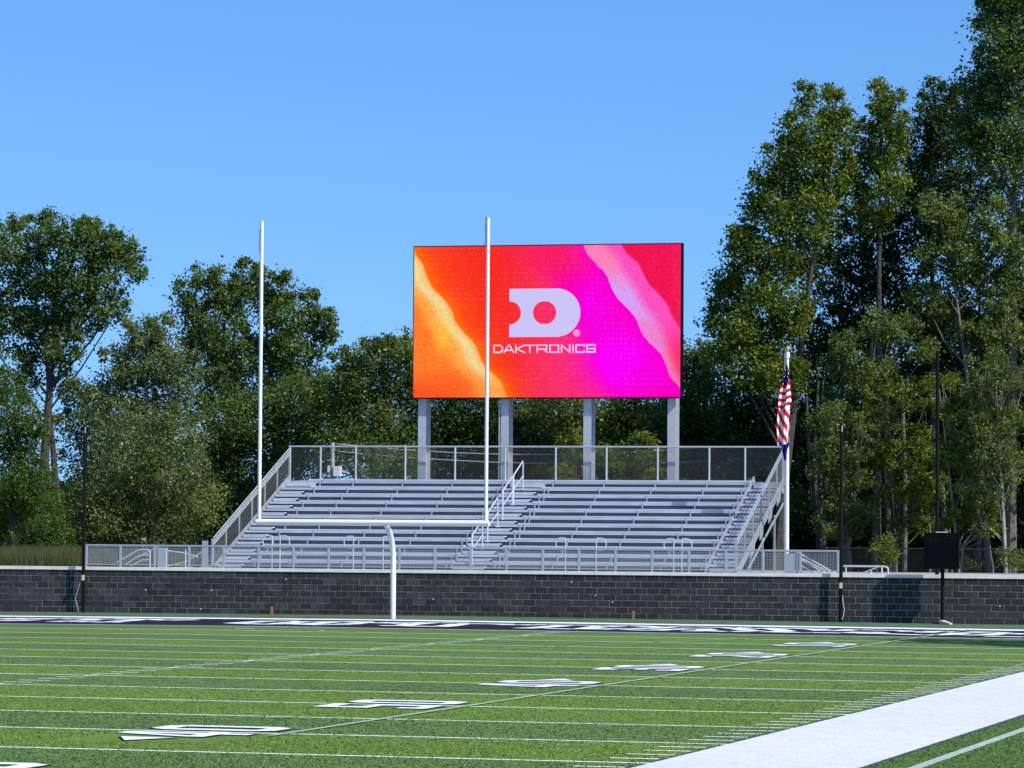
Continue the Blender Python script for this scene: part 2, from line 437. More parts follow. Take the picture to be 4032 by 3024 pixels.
# ------------------------------------------------------------------ goal post
gp = thing("goal_post", "white football goal post with curved gooseneck base and two tall uprights", "goal post", (0, 11.49, 0))
def rel(b, root):
    lx, ly, lz = root.location
    b.v = [(x - lx, y - ly, z - lz) for x, y, z in b.v]; return b
GY = 9.144
rel(MB().tube([(-3.70, GY, 2.97), (3.70, GY, 2.97)], .088, 20), gp).build("crossbar", M_WHITE, gp, smooth=True)
for sx in (-3.606, 3.606):
    rel(MB().tube([(sx, GY, 3.0), (sx, GY, 12.22)], .056, 16), gp).build("upright", M_WHITE, gp, smooth=True)
for sx in (-3.606, 3.606):
    bb = MB(); z0 = 11.95 if sx < 0 else 12.24; zz = [z0 - .1 * k for k in range(8 if sx < 0 else 10)]
    for k in range(len(zz) - 1):
        w0 = .035 * math.sin(k * 1.3); w1 = .035 * math.sin((k + 1) * 1.3)
        bb.add([(sx - .060, GY - .05 + w0, zz[k]), (sx - .100, GY + .03 + w0, zz[k]), (sx - .100, GY + .03 + w1, zz[k + 1]), (sx - .060, GY - .05 + w1, zz[k + 1])], [(0, 1, 2, 3)])
    rel(bb, gp).build("wind_ribbon", M_BLACKP, gp)
pts = [(0, 11.49, -.05), (0, 11.49, 1.72)]
for k in range(1, 9):
    t = k / 8 * math.pi / 2
    pts.append((0, 11.49 - 1.23 * (1 - math.cos(t)), 1.72 + 1.25 * math.sin(t)))
pts.append((0, GY, 2.97))
rel(MB().tube(pts, .085, 20), gp).build("gooseneck", M_WHITE, gp, smooth=True)

# ------------------------------------------------------------------ bleachers
Yt, Zt, dY, dZ = 27.783, 4.542, 0.649, 0.254
NR = 12
def YK(k): return Yt - k * dY
def ZK(k): return Zt - k * dZ
bl = thing("bleachers", "long aluminium bleachers of twelve bench rows behind the dark wall", "bleachers", (0, 20.6, 1.40))
def bpart(b, name, m, **kw): return rel(b, bl).build(name, m, bl, **kw)
XL, XR = -8.0, 8.05
SECT = [(-7.72, -.66), (.72, 7.95)]
for k in range(NR):
    y, z = YK(k), ZK(k)
    sec = [(-8.0, 8.07)] if k == 0 else SECT
    for (a, c) in sec:
        b = MB()
        b.box(a, c, y, y + .245, z - .042, z)
        pass; b.box(a - .012, a, y - .004, y + .249, z - .046, z + .004); b.box(c, c + .012, y - .004, y + .249, z - .046, z + .004)
        bpart(b, "bench_seat", M_ALUSEAT)
    # deck planks behind the seat front and the riser that closes them
    drop = .055 if k == 0 else 0
    for j in range(2):
        b = MB(); yy = y + .012 + j * .325
        b.box(-8.85, 9.0, yy, yy + .318, z - .085 - drop, z - .047 - drop)
        bpart(b, "foot_plank", M_RISER)
    if k:
        b = MB(); b.box(-8.85, 9.0, y + .004, y + .0115, z - .130, z - .048)
        bpart(b, "riser_board", M_RISER)
    if k == 0:
        for a_, c_ in ((-8.85, -7.75), (-.60, .66), (8.08, 9.0)):
            b = MB(); b.box(a_, c_, y + .004, y + .0115, z - .262, z - .103)
            bpart(b, "riser_board", M_RISER)
# recessed backing under each deck, coloured dark for the shade in the gap
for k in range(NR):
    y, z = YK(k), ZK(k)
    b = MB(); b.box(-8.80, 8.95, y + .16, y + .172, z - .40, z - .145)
    bpart(b, "shade_board", M_UNDER)
# aisle half steps
for k in range(0, NR):
    y, z = YK(k), ZK(k)
    for (a, c) in ((-8.80, -7.97), (-.60, .50), (8.12, 8.97)):
        if k == 0 : continue
        b = MB()
        b.box(a, c, y - .02 - .30, y - .02, z - .225, z - .185)
        b.box(a, c, y - .02 - .30, y - .31, z - .285, z - .2255)
        bpart(b, "aisle_step", M_RISER)
# brackets under the seats, every bay
bx = [-7.95] + [-6.373 + 1.8288 * i for i in range(8)] + [7.795]
bx[0] = -7.60
brk = MB()
brk.box(-.045, .045, -.006, .24, -.062, -.0425)
brk.box(-.022, .022, -.012, .003, -.262, -.0625)
brk.bar((0, .02, -.25), (0, .2, -.07), .02, .02)
bm = brk.mesh("seat_bracket", M_ALU)
for k in range(NR):
    xs = list(bx)
    if k > 0: xs = [x for x in xs if not (-.70 < x < .78)] + [-.72, .79]
    for x in xs:
        part("seat_bracket", bm, bl, (x, YK(k) - 20.6, ZK(k) - 1.40))
# sloping stringers at the seat ends and the outsides
def slope_pt(x, yy, dz=0): return (x, yy, Zt + (yy - Yt) * dZ / dY + dz)
for x, w, h, dz in ((7.995, .05, .17, -.12), (-8.90, .05, .22, -.16), (9.05, .05, .26, -.20)):
    b = MB(); b.bar(slope_pt(x, 20.3, dz), slope_pt(x, 28.3, dz), w, h)
    bpart(b, "stringer", M_ALU)
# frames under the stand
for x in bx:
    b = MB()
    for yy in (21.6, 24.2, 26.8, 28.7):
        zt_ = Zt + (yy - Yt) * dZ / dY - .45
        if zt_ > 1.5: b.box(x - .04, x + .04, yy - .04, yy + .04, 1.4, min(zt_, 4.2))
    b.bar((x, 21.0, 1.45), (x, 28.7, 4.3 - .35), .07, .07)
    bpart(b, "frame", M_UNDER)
# right outer side: legs, brace plates
b = MB()
b.box(9.08, 9.14, 26.3, 26.36, 1.4, 3.35); b.box(9.08, 9.14, 28.2, 28.28, 1.4, 4.3); b.box(9.08, 9.14, 24.2, 24.26, 1.4, 2.6)
b.bar((9.16, 21.6, 1.55), (9.16, 27.6, 3.75), .05, .06)
bpart(b, "side_frame", M_ALU)
for k in range(4):
    yy = 22.3 + k * 1.5
    b = MB(); z_ = Zt + (yy - Yt) * dZ / dY
    b.add([(9.09, yy, z_ - .5), (9.09, yy + .55, z_ - .30), (9.09, yy + .75, z_ + .12), (9.09, yy + .1, z_ - .08),
           (9.11, yy, z_ - .5), (9.11, yy + .55, z_ - .30), (9.11, yy + .75, z_ + .12), (9.11, yy + .1, z_ - .08)],
          [(0, 1, 2, 3), (7, 6, 5, 4), (0, 4, 5, 1), (1, 5, 6, 2), (2, 6, 7, 3), (3, 7, 4, 0)])
    bpart(b, "gusset_plate", M_ALU)
# rear guard rail with chain link
RY = 29.0; RZ0, RZ1 = 4.47, 5.73
b = MB(); b.tube([(-9.17, RY, RZ1), (8.80, RY, RZ1)], .032, 8); bpart(b, "top_rail", M_GALV, smooth=True)
b = MB(); b.box(-9.17, 8.9, RY - .03, RY + .03, RZ0 - .02, RZ0 + .04); bpart(b, "bottom_rail", M_ALU)
b = MB(); b.box(-8.9, 9.0, 28.42, 28.96, RZ0 - .03, RZ0 - .0); bpart(b, "foot_plank", M_ALU)
postx = [-9.12, -7.97, -6.65] + [-6.65 + 1.8435 * i for i in range(1, 8)] + [7.53, 8.86]
pm = MB().tube([(0, 0, 0), (0, 0, RZ1 - RZ0 + .35)], .038, 10).mesh("rail_post", M_GALV, True)
for x in postx: part("rail_post", pm, bl, (x, RY - 20.6, RZ0 - .35 - 1.40))
def chainlink(b, P0, P1, z0a, z1a, z0b, z1b, pitch, w):
    """diamond mesh between two uprights, P0/P1 = (x, y); heights may slope"""
    P0 = Vector(P0); P1 = Vector(P1); Ln = (P1 - P0).length; H = z1a - z0a
    n = int((Ln + H) / pitch) + 1
    def pt(s, h):
        f_ = s / Ln; q = P0 + (P1 - P0) * f_
        z0 = z0a + (z0b - z0a) * f_; z1 = z1a + (z1b - z1a) * f_
        return Vector((q.x, q.y, z0 + (z1 - z0) * h / H))
    for i in range(n):
        s0 = i * pitch
        a0 = (s0, 0) if s0 <= Ln else (Ln, s0 - Ln)
        a1 = (s0 - H, H) if s0 - H >= 0 else (0, s0)
        for (p, q) in ((a0, a1), ((Ln - a0[0], a0[1]), (Ln - a1[0], a1[1]))):
            A = pt(*p); B = pt(*q)
            if (A - B).length > .03:
                b.bar(A, B, w, w)
b = MB(); chainlink(b, (-9.12, RY), (8.86, RY), RZ0, RZ1, RZ0, RZ1, .09, .0036)
bpart(b, "chain_link_mesh", M_CHAIN)
# side guard rails
for x, nm in ((-9.02, 'l'), (9.0, 'r')):
    y0_, y1_ = 20.38, 28.62
    def rz(yy): return 2.43 + (yy - 20.38) * .391 if x < 0 else 2.49 + (yy - 20.40) * .397
    offs = (0, -.115, -.22) if x < 0 else (0, -.14)
    for dz in offs:
        b = MB(); b.tube([(x, y0_ + .05, rz(y0_) + dz), (x, y1_, rz(y1_) + dz)], .026, 8); bpart(b, "hand_rail", M_GALV, smooth=True)
    yy = y0_
    i = 0
    while yy < 28.9:
        top = rz(yy) - .02
        zb = Zt + (yy - Yt) * dZ / dY - .42
        b = MB(); w = .075 if i == 0 else .05
        b.box(x - w / 2, x + w / 2, yy - w / 2, yy + w / 2, max(zb, 1.40), top)
        bpart(b, "guard_post", M_ALU)
        yy += 1.373; i += 1
    b = MB(); chainlink(b, (x, y0_), (x, y1_), rz(y0_) - 1.15, rz(y0_) - .16, rz(y1_) - 1.15, rz(y1_) - .16, .09, .004)
    bpart(b, "chain_link_mesh", M_CHAIN)
# centre aisle handrails: inverted U hoops climbing the aisle, each with a mid rail
M_RAILB = mat("handrail_bright", (0.60, 0.63, 0.65), 0.4, 0.25)
def hoop(x, ya, yb):
    za = Zt + (ya - Yt) * dZ / dY - .10; zb = Zt + (yb - Yt) * dZ / dY - .10
    b = MB()
    b.tube([(x, ya, za), (x, ya, za + .92), (x, ya + .05, za + 1.0), (x, yb - .06, zb + .98), (x, yb, zb + .90), (x, yb, zb)], .026, 8)
    b.tube([(x, ya, za + .48), (x, yb, zb + .48)], .019, 6)
    b.box(x - .05, x + .05, ya - .05, ya + .05, za - .01, za + .03); b.box(x - .05, x + .05, yb - .05, yb + .05, zb - .01, zb + .03)
    bpart(b, "aisle_handrail", M_RAILB, smooth=True)
for ya in (20.9, 22.85, 24.8, 26.1):
    if ya == 26.1: hoop(.02, 25.85, 27.15)
    else: hoop(.02, ya - .35, ya + .95)

# ------------------------------------------------------------------ front guard fence on the concourse
fr = thing("guard_fence", "low aluminium guard fence with square wire mesh along the top of the wall", "fence", (0, 18.8, 1.40))
FX = [-12.95 + 1.2192 * i for i in range(22)]
fpost = MB().box(-.03, .03, -.03, .03, 0, .76).mesh("fence_post", M_ALU)
for x in FX: part("fence_post", fpost, fr, (x, 0, 0))
rel(MB().box(FX[0] - .03, FX[-1] + .03, 18.77, 18.83, 2.16, 2.205), fr).build("top_rail", M_ALU, fr)
b = MB(); bay = 1.2192
b.box(.031, bay - .031, -.018, .018, .115, .15); b.box(.031, bay - .031, -.012, .012, .735, .758)
b.box(.031, .05, -.012, .012, .15, .735); b.box(bay - .05, bay - .031, -.012, .012, .15, .735)
fm = b.mesh("panel_frame", M_ALU)
b = MB()
for i in range(1, 23):
    x = .05 + i * (bay - .1) / 23; b.box(x - .003, x + .003, -.003, .003, .15, .735)
for i in range(1, 12):
    z = .15 + i * .585 / 12; b.box(.05, bay - .05, -.0062, -.0031, z - .003, z + .003)
wm = b.mesh("wire_mesh", M_WIRE)
for x in FX[:-1]:
    part("panel_frame", fm, fr, (x, 0, 0)); part("wire_mesh", wm, fr, (x, 0, 0))

# P shaped hand rails in front of the first row
def p_rail(x, side, label):
    r_ = thing("hand_rail", label, "hand rail", (x, 19.8, 1.40), "looped hand rails in front of the first bench row")
    s = side; w = .36
    pts = [(0, 0, 0), (0, 0, 1.12)]
    MB().tube(pts, .019, 8).build("post", M_RAILB, r_, smooth=True)
    lp = [(0, 0, 1.13), (s * .18, 0, 1.13)] + [(s * (.18 + .15 * math.sin(t)), 0, .93 + .20 * math.cos(t)) for t in [math.pi * q / 8 for q in range(1, 8)]] + [(s * .18, 0, .73), (0, 0, .73)]
    MB().tube(lp, .019, 8).build("loop", M_RAILB, r_, smooth=True)
for x, s, l in ((-6.714, -1, "left of the two leftmost hand rails, its loop bent to the left"), (-6.437, 1, "right of the two leftmost hand rails, its loop bent to the right"),
                (-3.868, -1, "single looped hand rail just left of the goal post neck"), (-2.835, 1, "looped hand rail partly hidden behind the goal post neck"),
                (3.413, -1, "looped hand rail right of the centre aisle, loop towards the aisle"), (4.451, 1, "looped hand rail under the third scoreboard column, loop to the right"),
                (7.048, -1, "left rail of the rightmost looped pair by the right aisle"), (7.319, 1, "right rail of the rightmost looped pair by the right aisle")):
    p_rail(x, s, l)

# ramp rails on the left, stair rails on the right
def rails(name, label, cat, parts, loc):
    t = thing(name, label, cat, loc)
    for nm, pts, r, m in parts:
        rel(MB().tube(pts, r, 8), t).build(nm, m, t, smooth=True)
    return t
y = 20.0
t = rails("ramp_railing", "sloping pipe railing of the ramp behind the left end of the guard fence", "railing",
      [("rail", [(-12.3, y, 1.50 + .1), (-11.54, y, 2.02), (-11.2, y, 2.03), (-11.12, y, 1.95), (-11.12, y, 1.40)], .024, M_RAILB),
       ("rail", [(-12.0, y, 1.52), (-11.5, y, 1.84), (-11.14, y, 1.86)], .02, M_RAILB),
       ("rail", [(-11.8, y, 1.48), (-11.4, y, 1.68), (-11.14, y, 1.69)], .02, M_RAILB),
       ("rail", [(-11.7, y + .2, 1.75), (-10.9, y + .2, 2.13)], .02, M_RAILB),
       ("post", [(-10.55, y, 1.40), (-10.55, y, 2.1)], .025, M_RAILB),
       ("rail", [(-10.5, y, 2.0), (-9.9, y, 1.93), (-9.4, y, 1.80)], .022, M_RAILB),
       ("rail", [(-10.5, y, 1.48), (-9.85, y, 1.62), (-9.3, y, 1.95)], .02, M_RAILB),
       ("post", [(-9.85, y, 1.40), (-9.85, y, 2.05)], .025, M_RAILB)], (-11.1, y, 1.40))
rel(MB().box(-10.95, -10.60, 20.3, 20.34, 1.40, 2.10), t).build("side_panel", M_ALU, t)
rel(MB().box(-9.30, -9.10, 20.1, 20.14, 1.40, 2.35), t).build("side_panel", M_ALU, t)
y = 19.5
t = rails("stair_railing", "sloping triple hand rails of the steps behind the right end of the guard fence", "railing",
      [("rail", [(10.9, y, 2.14), (11.17, y, 2.14), (12.45, y, 1.44)], .028, M_RAILB),
       ("rail", [(11.3, y, 1.90), (12.15, y, 1.42)], .024, M_RAILB),
       ("rail", [(11.3, y, 1.70), (11.85, y, 1.42)], .022, M_RAILB),
       ("rail", [(11.05, y + .25, 2.05), (12.3, y + .25, 1.42)], .022, M_RAILB)], (11.2, y, 1.40))
rel(MB().box(11.13, 11.23, y - .02, y + .06, 1.40, 2.12), t).build("post", M_UNDER, t)
rel(MB().box(10.72, 11.0, 20.0, 20.04, 1.40, 2.08), t).build("side_panel", M_ALU, t)
y = 19.5
t = rails("low_railing", "low white railing beside the steps, right of the guard fence", "railing",
      [("rail", [(12.7, y, 1.69), (14.0, y, 1.69), (14.12, y, 1.67), (14.15, y, 1.6), (14.15, y, 1.40)], .03, M_RAILB),
       ("rail", [(13.2, y, 1.42), (13.85, y, 1.68)], .02, M_RAILB),
       ("post", [(13.95, y, 1.40), (13.95, y, 1.69)], .03, M_RAILB),
       ("post", [(13.6, y, 1.40), (13.6, y, 1.54)], .03, M_RAILB),
       ("post", [(12.78, y, 1.40), (12.78, y, 1.69)], .025, M_RAILB)], (13.5, y, 1.40))

# ------------------------------------------------------------------ scoreboard
sb = thing("video_scoreboard", "big video scoreboard glowing orange and magenta on four steel columns", "scoreboard", (.35, 29.3, 1.40))
SX0, SX1, SZ0, SZ1, SY = -4.56, 5.255, 7.44, 12.885, 29.0
b = MB(); b.box(SX0, SX1, SY + .006, SY + .25, SZ0, SZ1)
rel(b, sb).build("cabinet", M_BLACKM, sb)
b = MB()
for (x0, x1, z0, z1) in ((SX0, SX1, SZ0, SZ0 + .035), (SX0, SX1, SZ1 - .035, SZ1), (SX0, SX0 + .03, SZ0 + .035, SZ1 - .035), (SX1 - .05, SX1, SZ0 + .035, SZ1 - .035)):
    b.box(x0, x1, SY - .012, SY + .005, z0, z1)
rel(b, sb).build("bezel", M_BLACKM, sb)
for cx in (-4.275, -1.22, 1.80, 4.84):
    b = MB()
    x0, x1 = cx - .145, cx + .145; y0, y1 = 29.27, 29.87
    b.box(x0, x1, y0, y0 + .02, 1.40, SZ1 - .6)
    b.box(x0, x1, y1 - .02, y1, 1.40, SZ1 - .6)
    b.box(cx - .008, cx + .008, y0 + .0205, y1 - .0205, 1.40, SZ1 - .6)
    rel(b, sb).build("column", M_STEEL, sb)
for z in (8.2, 10.1, 12.0):
    b = MB(); b.box(SX0 + .1, SX1 - .1, 29.255, 29.268, z - .08, z + .08); rel(b, sb).build("cross_beam", M_STEEL, sb)
# conduit beside the second column
rel(MB().tube([(-1.43, 29.3, 1.4), (-1.43, 29.3, 7.4)], .022, 8), sb).build("conduit", M_GALV, sb, smooth=True)

# picture on the display, one colour per LED cell
NXc, NZc = 360, 200
gx = (np.arange(NXc) + .5) / NXc; gy = (np.arange(NZc) + .5) / NZc
A_, B_ = np.meshgrid(gx, gy)
PX = 122 + A_ * 1950; PY = 120 + B_ * 1112
def curve(pts):
    ys = [p[1] for p in pts]; xs = [p[0] for p in pts]
    yy_ = PY[:, 0]; k = np.interp(yy_, ys, xs)
    pad = np.concatenate([np.full(9, k[0]) + (np.arange(9) - 9) * (k[1] - k[0]), k, np.full(9, k[-1]) + (np.arange(9) + 1) * (k[-1] - k[-2])])
    ker = np.hanning(19 + 0)[0:19]; ker = ker / ker.sum()
    k = np.convolve(pad, ker, 'valid')
    return np.repeat(k[:, None], PX.shape[1], 1)
c1 = curve([(122, 120), (127, 175), (185, 240), (212, 330), (262, 430), (350, 510), (405, 590), (432, 680), (500, 760), (572, 830), (602, 900), (640, 990), (705, 1050), (775, 1120), (815, 1235)])
c2 = curve([(1362, 110), (1395, 190), (1470, 270), (1540, 340), (1570, 430), (1612, 510), (1695, 590), (1752, 660), (1792, 770), (1850, 840), (1930, 910), (1970, 1000), (2000, 1090), (2072, 1165), (2140, 1240)])
c3 = curve([(1520, 120), (1600, 200), (1640, 290), (1735, 430), (1800, 560), (1900, 680), (1960, 790), (2000, 930), (2050, 1080), (2150, 1240)])
c4 = curve([(1640, 115), (1680, 190), (1762, 250), (1802, 330), (1832, 400), (1902, 470), (1972, 550), (2012, 650), (2070, 740), (2300, 1240)])
def col(*c): return np.array(c, float)
def lerp(a, b, t): t = np.clip(t, 0, 1)[..., None]; return a * (1 - t) + b * t
def sm(x): x = np.clip(x, 0, 1); return x * x * (3 - 2 * x)
def blob(cx, cy, rx, ry): return np.exp(-(((PX - cx) / rx) ** 2 + ((PY - cy) / ry) ** 2))
img = np.zeros(PX.shape + (3,)) + col(246, 44, 34)
img = lerp(img, col(250, 48, 105) + 0 * img, sm((PX - 700) / 500))
img = lerp(img, col(252, 60, 30) + 0 * img, .8 * sm((820 - PX - (PY - 600) * -.35) / 400))
diag = PX + (600 - PY) * .52          # diagonal from upper left to lower right
img = lerp(img, col(248, 0, 170) + 0 * img, sm((diag - 1130) / 260) * sm((PY - 150) / 420 + .35))
img = lerp(img, col(248, 0, 250) + 0 * img, 1.25 * blob(1640, 960, 260, 260))
img = lerp(img, col(246, 0, 240) + 0 * img, .9 * blob(1450, 560, 170, 260))
img = lerp(img, col(246, 0, 230) + 0 * img, .9 * blob(1900, 1060, 150, 120))
img = lerp(img, col(248, 30, 90) + 0 * img, .8 * blob(1120, 200, 280, 150))
# orange glow right of the first wave
dd = PX - c1
img = lerp(img, col(255, 116, 10) + 0 * img, np.exp(-np.clip(dd, 0, None) / 85.0) * .95)
# left of the first wave
left = np.zeros_like(img) + col(255, 122, 44)
left = lerp(left, col(242, 216, 150) + 0 * img, np.exp(-((dd + 70) / 95.0) ** 2))
left = lerp(left, col(255, 172, 70) + 0 * img, .7 * np.exp(-((dd + 175) / 60.0) ** 2))
left = lerp(left, col(255, 200, 60) + 0 * img, .7 * blob(330, 790, 60, 120))
left = lerp(left, col(255, 84, 36) + 0 * img, sm((PY - 980) / 260) * sm((700 - PX) / 500 + .2))
left = lerp(left, col(255, 150, 60) + 0 * img, .8 * blob(760, 1180, 120, 130))
m1 = sm((7 - dd) / 14)[..., None]; img = img * (1 - m1) + left * m1
# magenta edge before the second wave
d2 = PX - c2
img = lerp(img, col(250, 0, 215) + 0 * img, np.where(d2 < 0, np.exp(d2 / 70.0), 0) * .9)
lt = np.zeros_like(img) + col(252, 128, 182)
lt = lerp(lt, col(216, 160, 246) + 0 * img, sm(1 - np.abs(PY - 520) / 330) * 1.0)
lt = lerp(lt, col(232, 130, 220) + 0 * img, sm(1 - np.abs(PY - 820) / 200) * .7)
pk = np.zeros_like(img) + col(252, 80, 190)
pk = lerp(pk, col(252, 50, 120) + 0 * img, sm((PY - 640) / 300))
rd = np.zeros_like(img) + col(240, 22, 82); rd = lerp(rd, col(250, 40, 110) + 0 * img, sm((PX - 1950) / 200) * .6)
e23 = sm((PX - c3 + 60) / 120)
img = np.where((d2 > 0)[..., None], lt * (1 - e23[..., None]) + pk * e23[..., None], img)
e4 = sm((PX - c4 + 9) / 18)[..., None]; img = img * (1 - e4) + rd * e4
# sparse grid of light dots
gxn = np.round((PX - 145) / 30.0); gyn = np.round((PY - 138) / 37.0)
near = (np.abs(PX - 145 - gxn * 30) < 4.4) & (np.abs(PY - 138 - gyn * 37) < 4.6)
hsh = np.abs(np.sin(gxn * 12.9898 + gyn * 78.233) * 43758.5453) % 1
clu = np.sin(gxn * .33 + gyn * .21) * np.cos(gxn * .17 - gyn * .45) + .25
dots = near & (hsh < .28 + .45 * (clu > .25)) & (dd > 20) & (d2 < -60) & (clu > -.35)
img = np.where(dots[..., None], img * .76 + col(255, 190, 225) * .24, img)
nz = RNG.normal(0, 1, PX.shape); big = RNG.normal(0, 1, (NZc // 2 + 1, NXc // 2 + 1)).repeat(2, 0).repeat(2, 1)[:NZc, :NXc]
amp = np.where(dd < 0, 4.5, np.where((d2 > 0), 3.5, 2.2))
img = np.clip(img + ((nz + big) * amp)[..., None], 0, 255)
lin = np.where(img / 255 <= .04045, img / 255 / 12.92, ((img / 255 + .055) / 1.055) ** 2.4)
X0, X1, Z0, Z1 = SX0 + .03, SX1 - .05, SZ0 + .035, SZ1 - .035
vx = np.linspace(X0, X1, NXc + 1); vz = np.linspace(Z1, Z0, NZc + 1)
VX, VZ = np.meshgrid(vx, vz)
V = np.stack([VX.ravel() - sb.location.x, np.full(VX.size, SY - .004 - sb.location.y), VZ.ravel() - sb.location.z], 1)
ii, jj = np.meshgrid(np.arange(NZc), np.arange(NXc), indexing='ij')
a0 = (ii * (NXc + 1) + jj).ravel()
F_ = np.stack([a0, a0 + NXc + 1, a0 + NXc + 2, a0 + 1], 1)
def fast_mesh(name, V, F, mats, cornercol=None, smooth=False):
    me = bpy.data.meshes.new(name)
    n = F.shape[1]
    me.vertices.add(len(V)); me.vertices.foreach_set("co", np.ascontiguousarray(V, np.float32).ravel())
    me.loops.add(F.size); me.loops.foreach_set("vertex_index", np.ascontiguousarray(F, np.int32).ravel())
    me.polygons.add(len(F)); me.polygons.foreach_set("loop_start", np.arange(0, F.size, n, dtype=np.int32))
    for m in (mats if isinstance(mats, (list, tuple)) else [mats]): me.materials.append(m)
    me.update(calc_edges=True)
    if cornercol is not None:
        ca = me.color_attributes.new("Col", 'FLOAT_COLOR', 'CORNER')
        c4_ = np.ones((len(F), n, 4), np.float32); c4_[:, :, :3] = cornercol[:, None, :]
        ca.data.foreach_set("color", c4_.ravel())
    return me
M_LED = bpy.data.materials.new("led_display"); M_LED.use_nodes = True
nt = M_LED.node_tree; nt.nodes.remove(nt.nodes["Principled BSDF"])
em = nt.nodes.new("ShaderNodeEmission"); vc = nt.nodes.new("ShaderNodeVertexColor"); vc.layer_name = "Col"
nt.links.new(vc.outputs[0], em.inputs[0]); em.inputs[1].default_value = 0.71
nt.links.new(em.outputs[0], nt.nodes["Material Output"].inputs[0])
disp = finish(bpy.data.objects.new("display", fast_mesh("display", V, F_, M_LED, lin.reshape(-1, 3))), sb)
def led(name, c):
    m = bpy.data.materials.new(name); m.use_nodes = True
    nt = m.node_tree; nt.nodes.remove(nt.nodes["Principled BSDF"])
    e = nt.nodes.new("ShaderNodeEmission"); e.inputs[0].default_value = (*c, 1); e.inputs[1].default_value = 0.71
    nt.links.new(e.outputs[0], nt.nodes["Material Output"].inputs[0]); return m
M_LOGO = led("led_lavender", S(202, 196, 247)); M_TEXT = led("led_lettering", S(248, 206, 250))
def s2w(px, py, dy): return ((px - 122) / 1950 * (X1 - X0) + X0, SY - dy, Z1 - (py - 120) / 1112 * (Z1 - Z0))
# emblem: a broad D with a round hole and a round bite out of its straight side (one quad strip per row)
b = MB(); rows = 71; py0, py1 = 435, 790
def spans(y):
    yc = 612.5; R_ = 177.5; xr = 1170 + math.sqrt(max(R_ ** 2 - (y - yc) ** 2, 0)); xl = 828
    d = abs(y - yc)
    if d < 85: xl = 828 + math.sqrt(85 ** 2 - d ** 2)
    sp = [(xl, xr)]
    if d < 85:
        h = math.sqrt(85 ** 2 - d ** 2); sp = [(xl, 1087 - h), (1087 + h, xr)]
    return sp
for k in range(rows):
    ya = py0 + (py1 - py0) * k / rows; yb = py0 + (py1 - py0) * (k + 1) / rows; ym = (ya + yb) / 2
    for (xa, xb) in spans(ym):
        b.poly([s2w(xa, ya, .009), s2w(xa, yb, .009), s2w(xb, yb, .009), s2w(xb, ya, .009)])
rel(b, sb).build("emblem", M_LOGO, sb)
def strokes(name, segs, w, m):
    b = MB()
    for s_i, (p, q) in enumerate(segs):
        P = Vector(p); Q = Vector(q); d = (Q - P); d.normalize(); n = Vector((-d.y, d.x)) * w / 2; e = d * w / 2
        c_ = [P - n - e, Q - n + e, Q + n + e, P + n - e]
        b.poly([s2w(v.x, v.y, .0095 + s_i * .0002) for v in c_][::-1])
    return rel(b, sb).build(name, m, sb)
T0, T1, TM = 850, 902, 877
strokes("letter", [((717, T0), (762, T0)), ((762, T0), (779, T0 + 14)), ((779, T0 + 14), (779, T1 - 14)), ((779, T1 - 14), (762, T1)), ((762, T1), (717, T1)), ((717, T1), (717, T0))], 10, M_TEXT)
strokes("letter", [((792, T1), (822, T0)), ((822, T0), (832, T0)), ((832, T0), (862, T1)), ((804, TM + 9), (850, TM + 9))], 10, M_TEXT)
strokes("letter", [((878, T0), (878, T1)), ((938, T0), (884, TM)), ((884, TM), (942, T1))], 10, M_TEXT)
strokes("letter", [((944, T0), (1018, T0)), ((981, T0), (981, T1))], 10, M_TEXT)
strokes("letter", [((1034, T1), (1034, T0)), ((1034, T0), (1104, T0)), ((1104, T0), (1104, TM + 2)), ((1104, TM + 2), (1034, TM + 2)), ((1080, TM + 2), (1108, T1))], 10, M_TEXT)
strokes("letter", [((1128, T0), (1190, T0)), ((1190, T0), (1190, T1)), ((1190, T1), (1128, T1)), ((1128, T1), (1128, T0))], 10, M_TEXT)
strokes("letter", [((1212, T1), (1212, T0)), ((1212, T0), (1272, T1)), ((1272, T1), (1272, T0))], 10, M_TEXT)
strokes("letter", [((1296, T0), (1296, T1))], 10, M_TEXT)
strokes("letter", [((1376, T0 + 8), (1376, T0)), ((1376, T0), (1318, T0)), ((1318, T0), (1318, T1)), ((1318, T1), (1376, T1)), ((1376, T1), (1376, T1 - 8))], 10, M_TEXT)
strokes("letter", [((1456, T0 + 6), (1456, T0)), ((1456, T0), (1396, T0)), ((1396, T0), (1396, TM)), ((1396, TM), (1456, TM)), ((1456, TM), (1456, T1)), ((1456, T1), (1396, T1)), ((1396, T1), (1396, T1 - 6))], 10, M_TEXT)
sg = [((1322 + 22 * math.cos(t), 763 + 22 * math.sin(t)), (1322 + 22 * math.cos(t + .53), 763 + 22 * math.sin(t + .53))) for t in [k * math.pi / 6 for k in range(12)]]
sg += [((1315, 775), (1315, 752)), ((1315, 752), (1328, 752)), ((1328, 752), (1328, 763)), ((1328, 763), (1315, 763)), ((1322, 763), (1330, 775))]
strokes("registered_mark", sg, 5, M_TEXT)

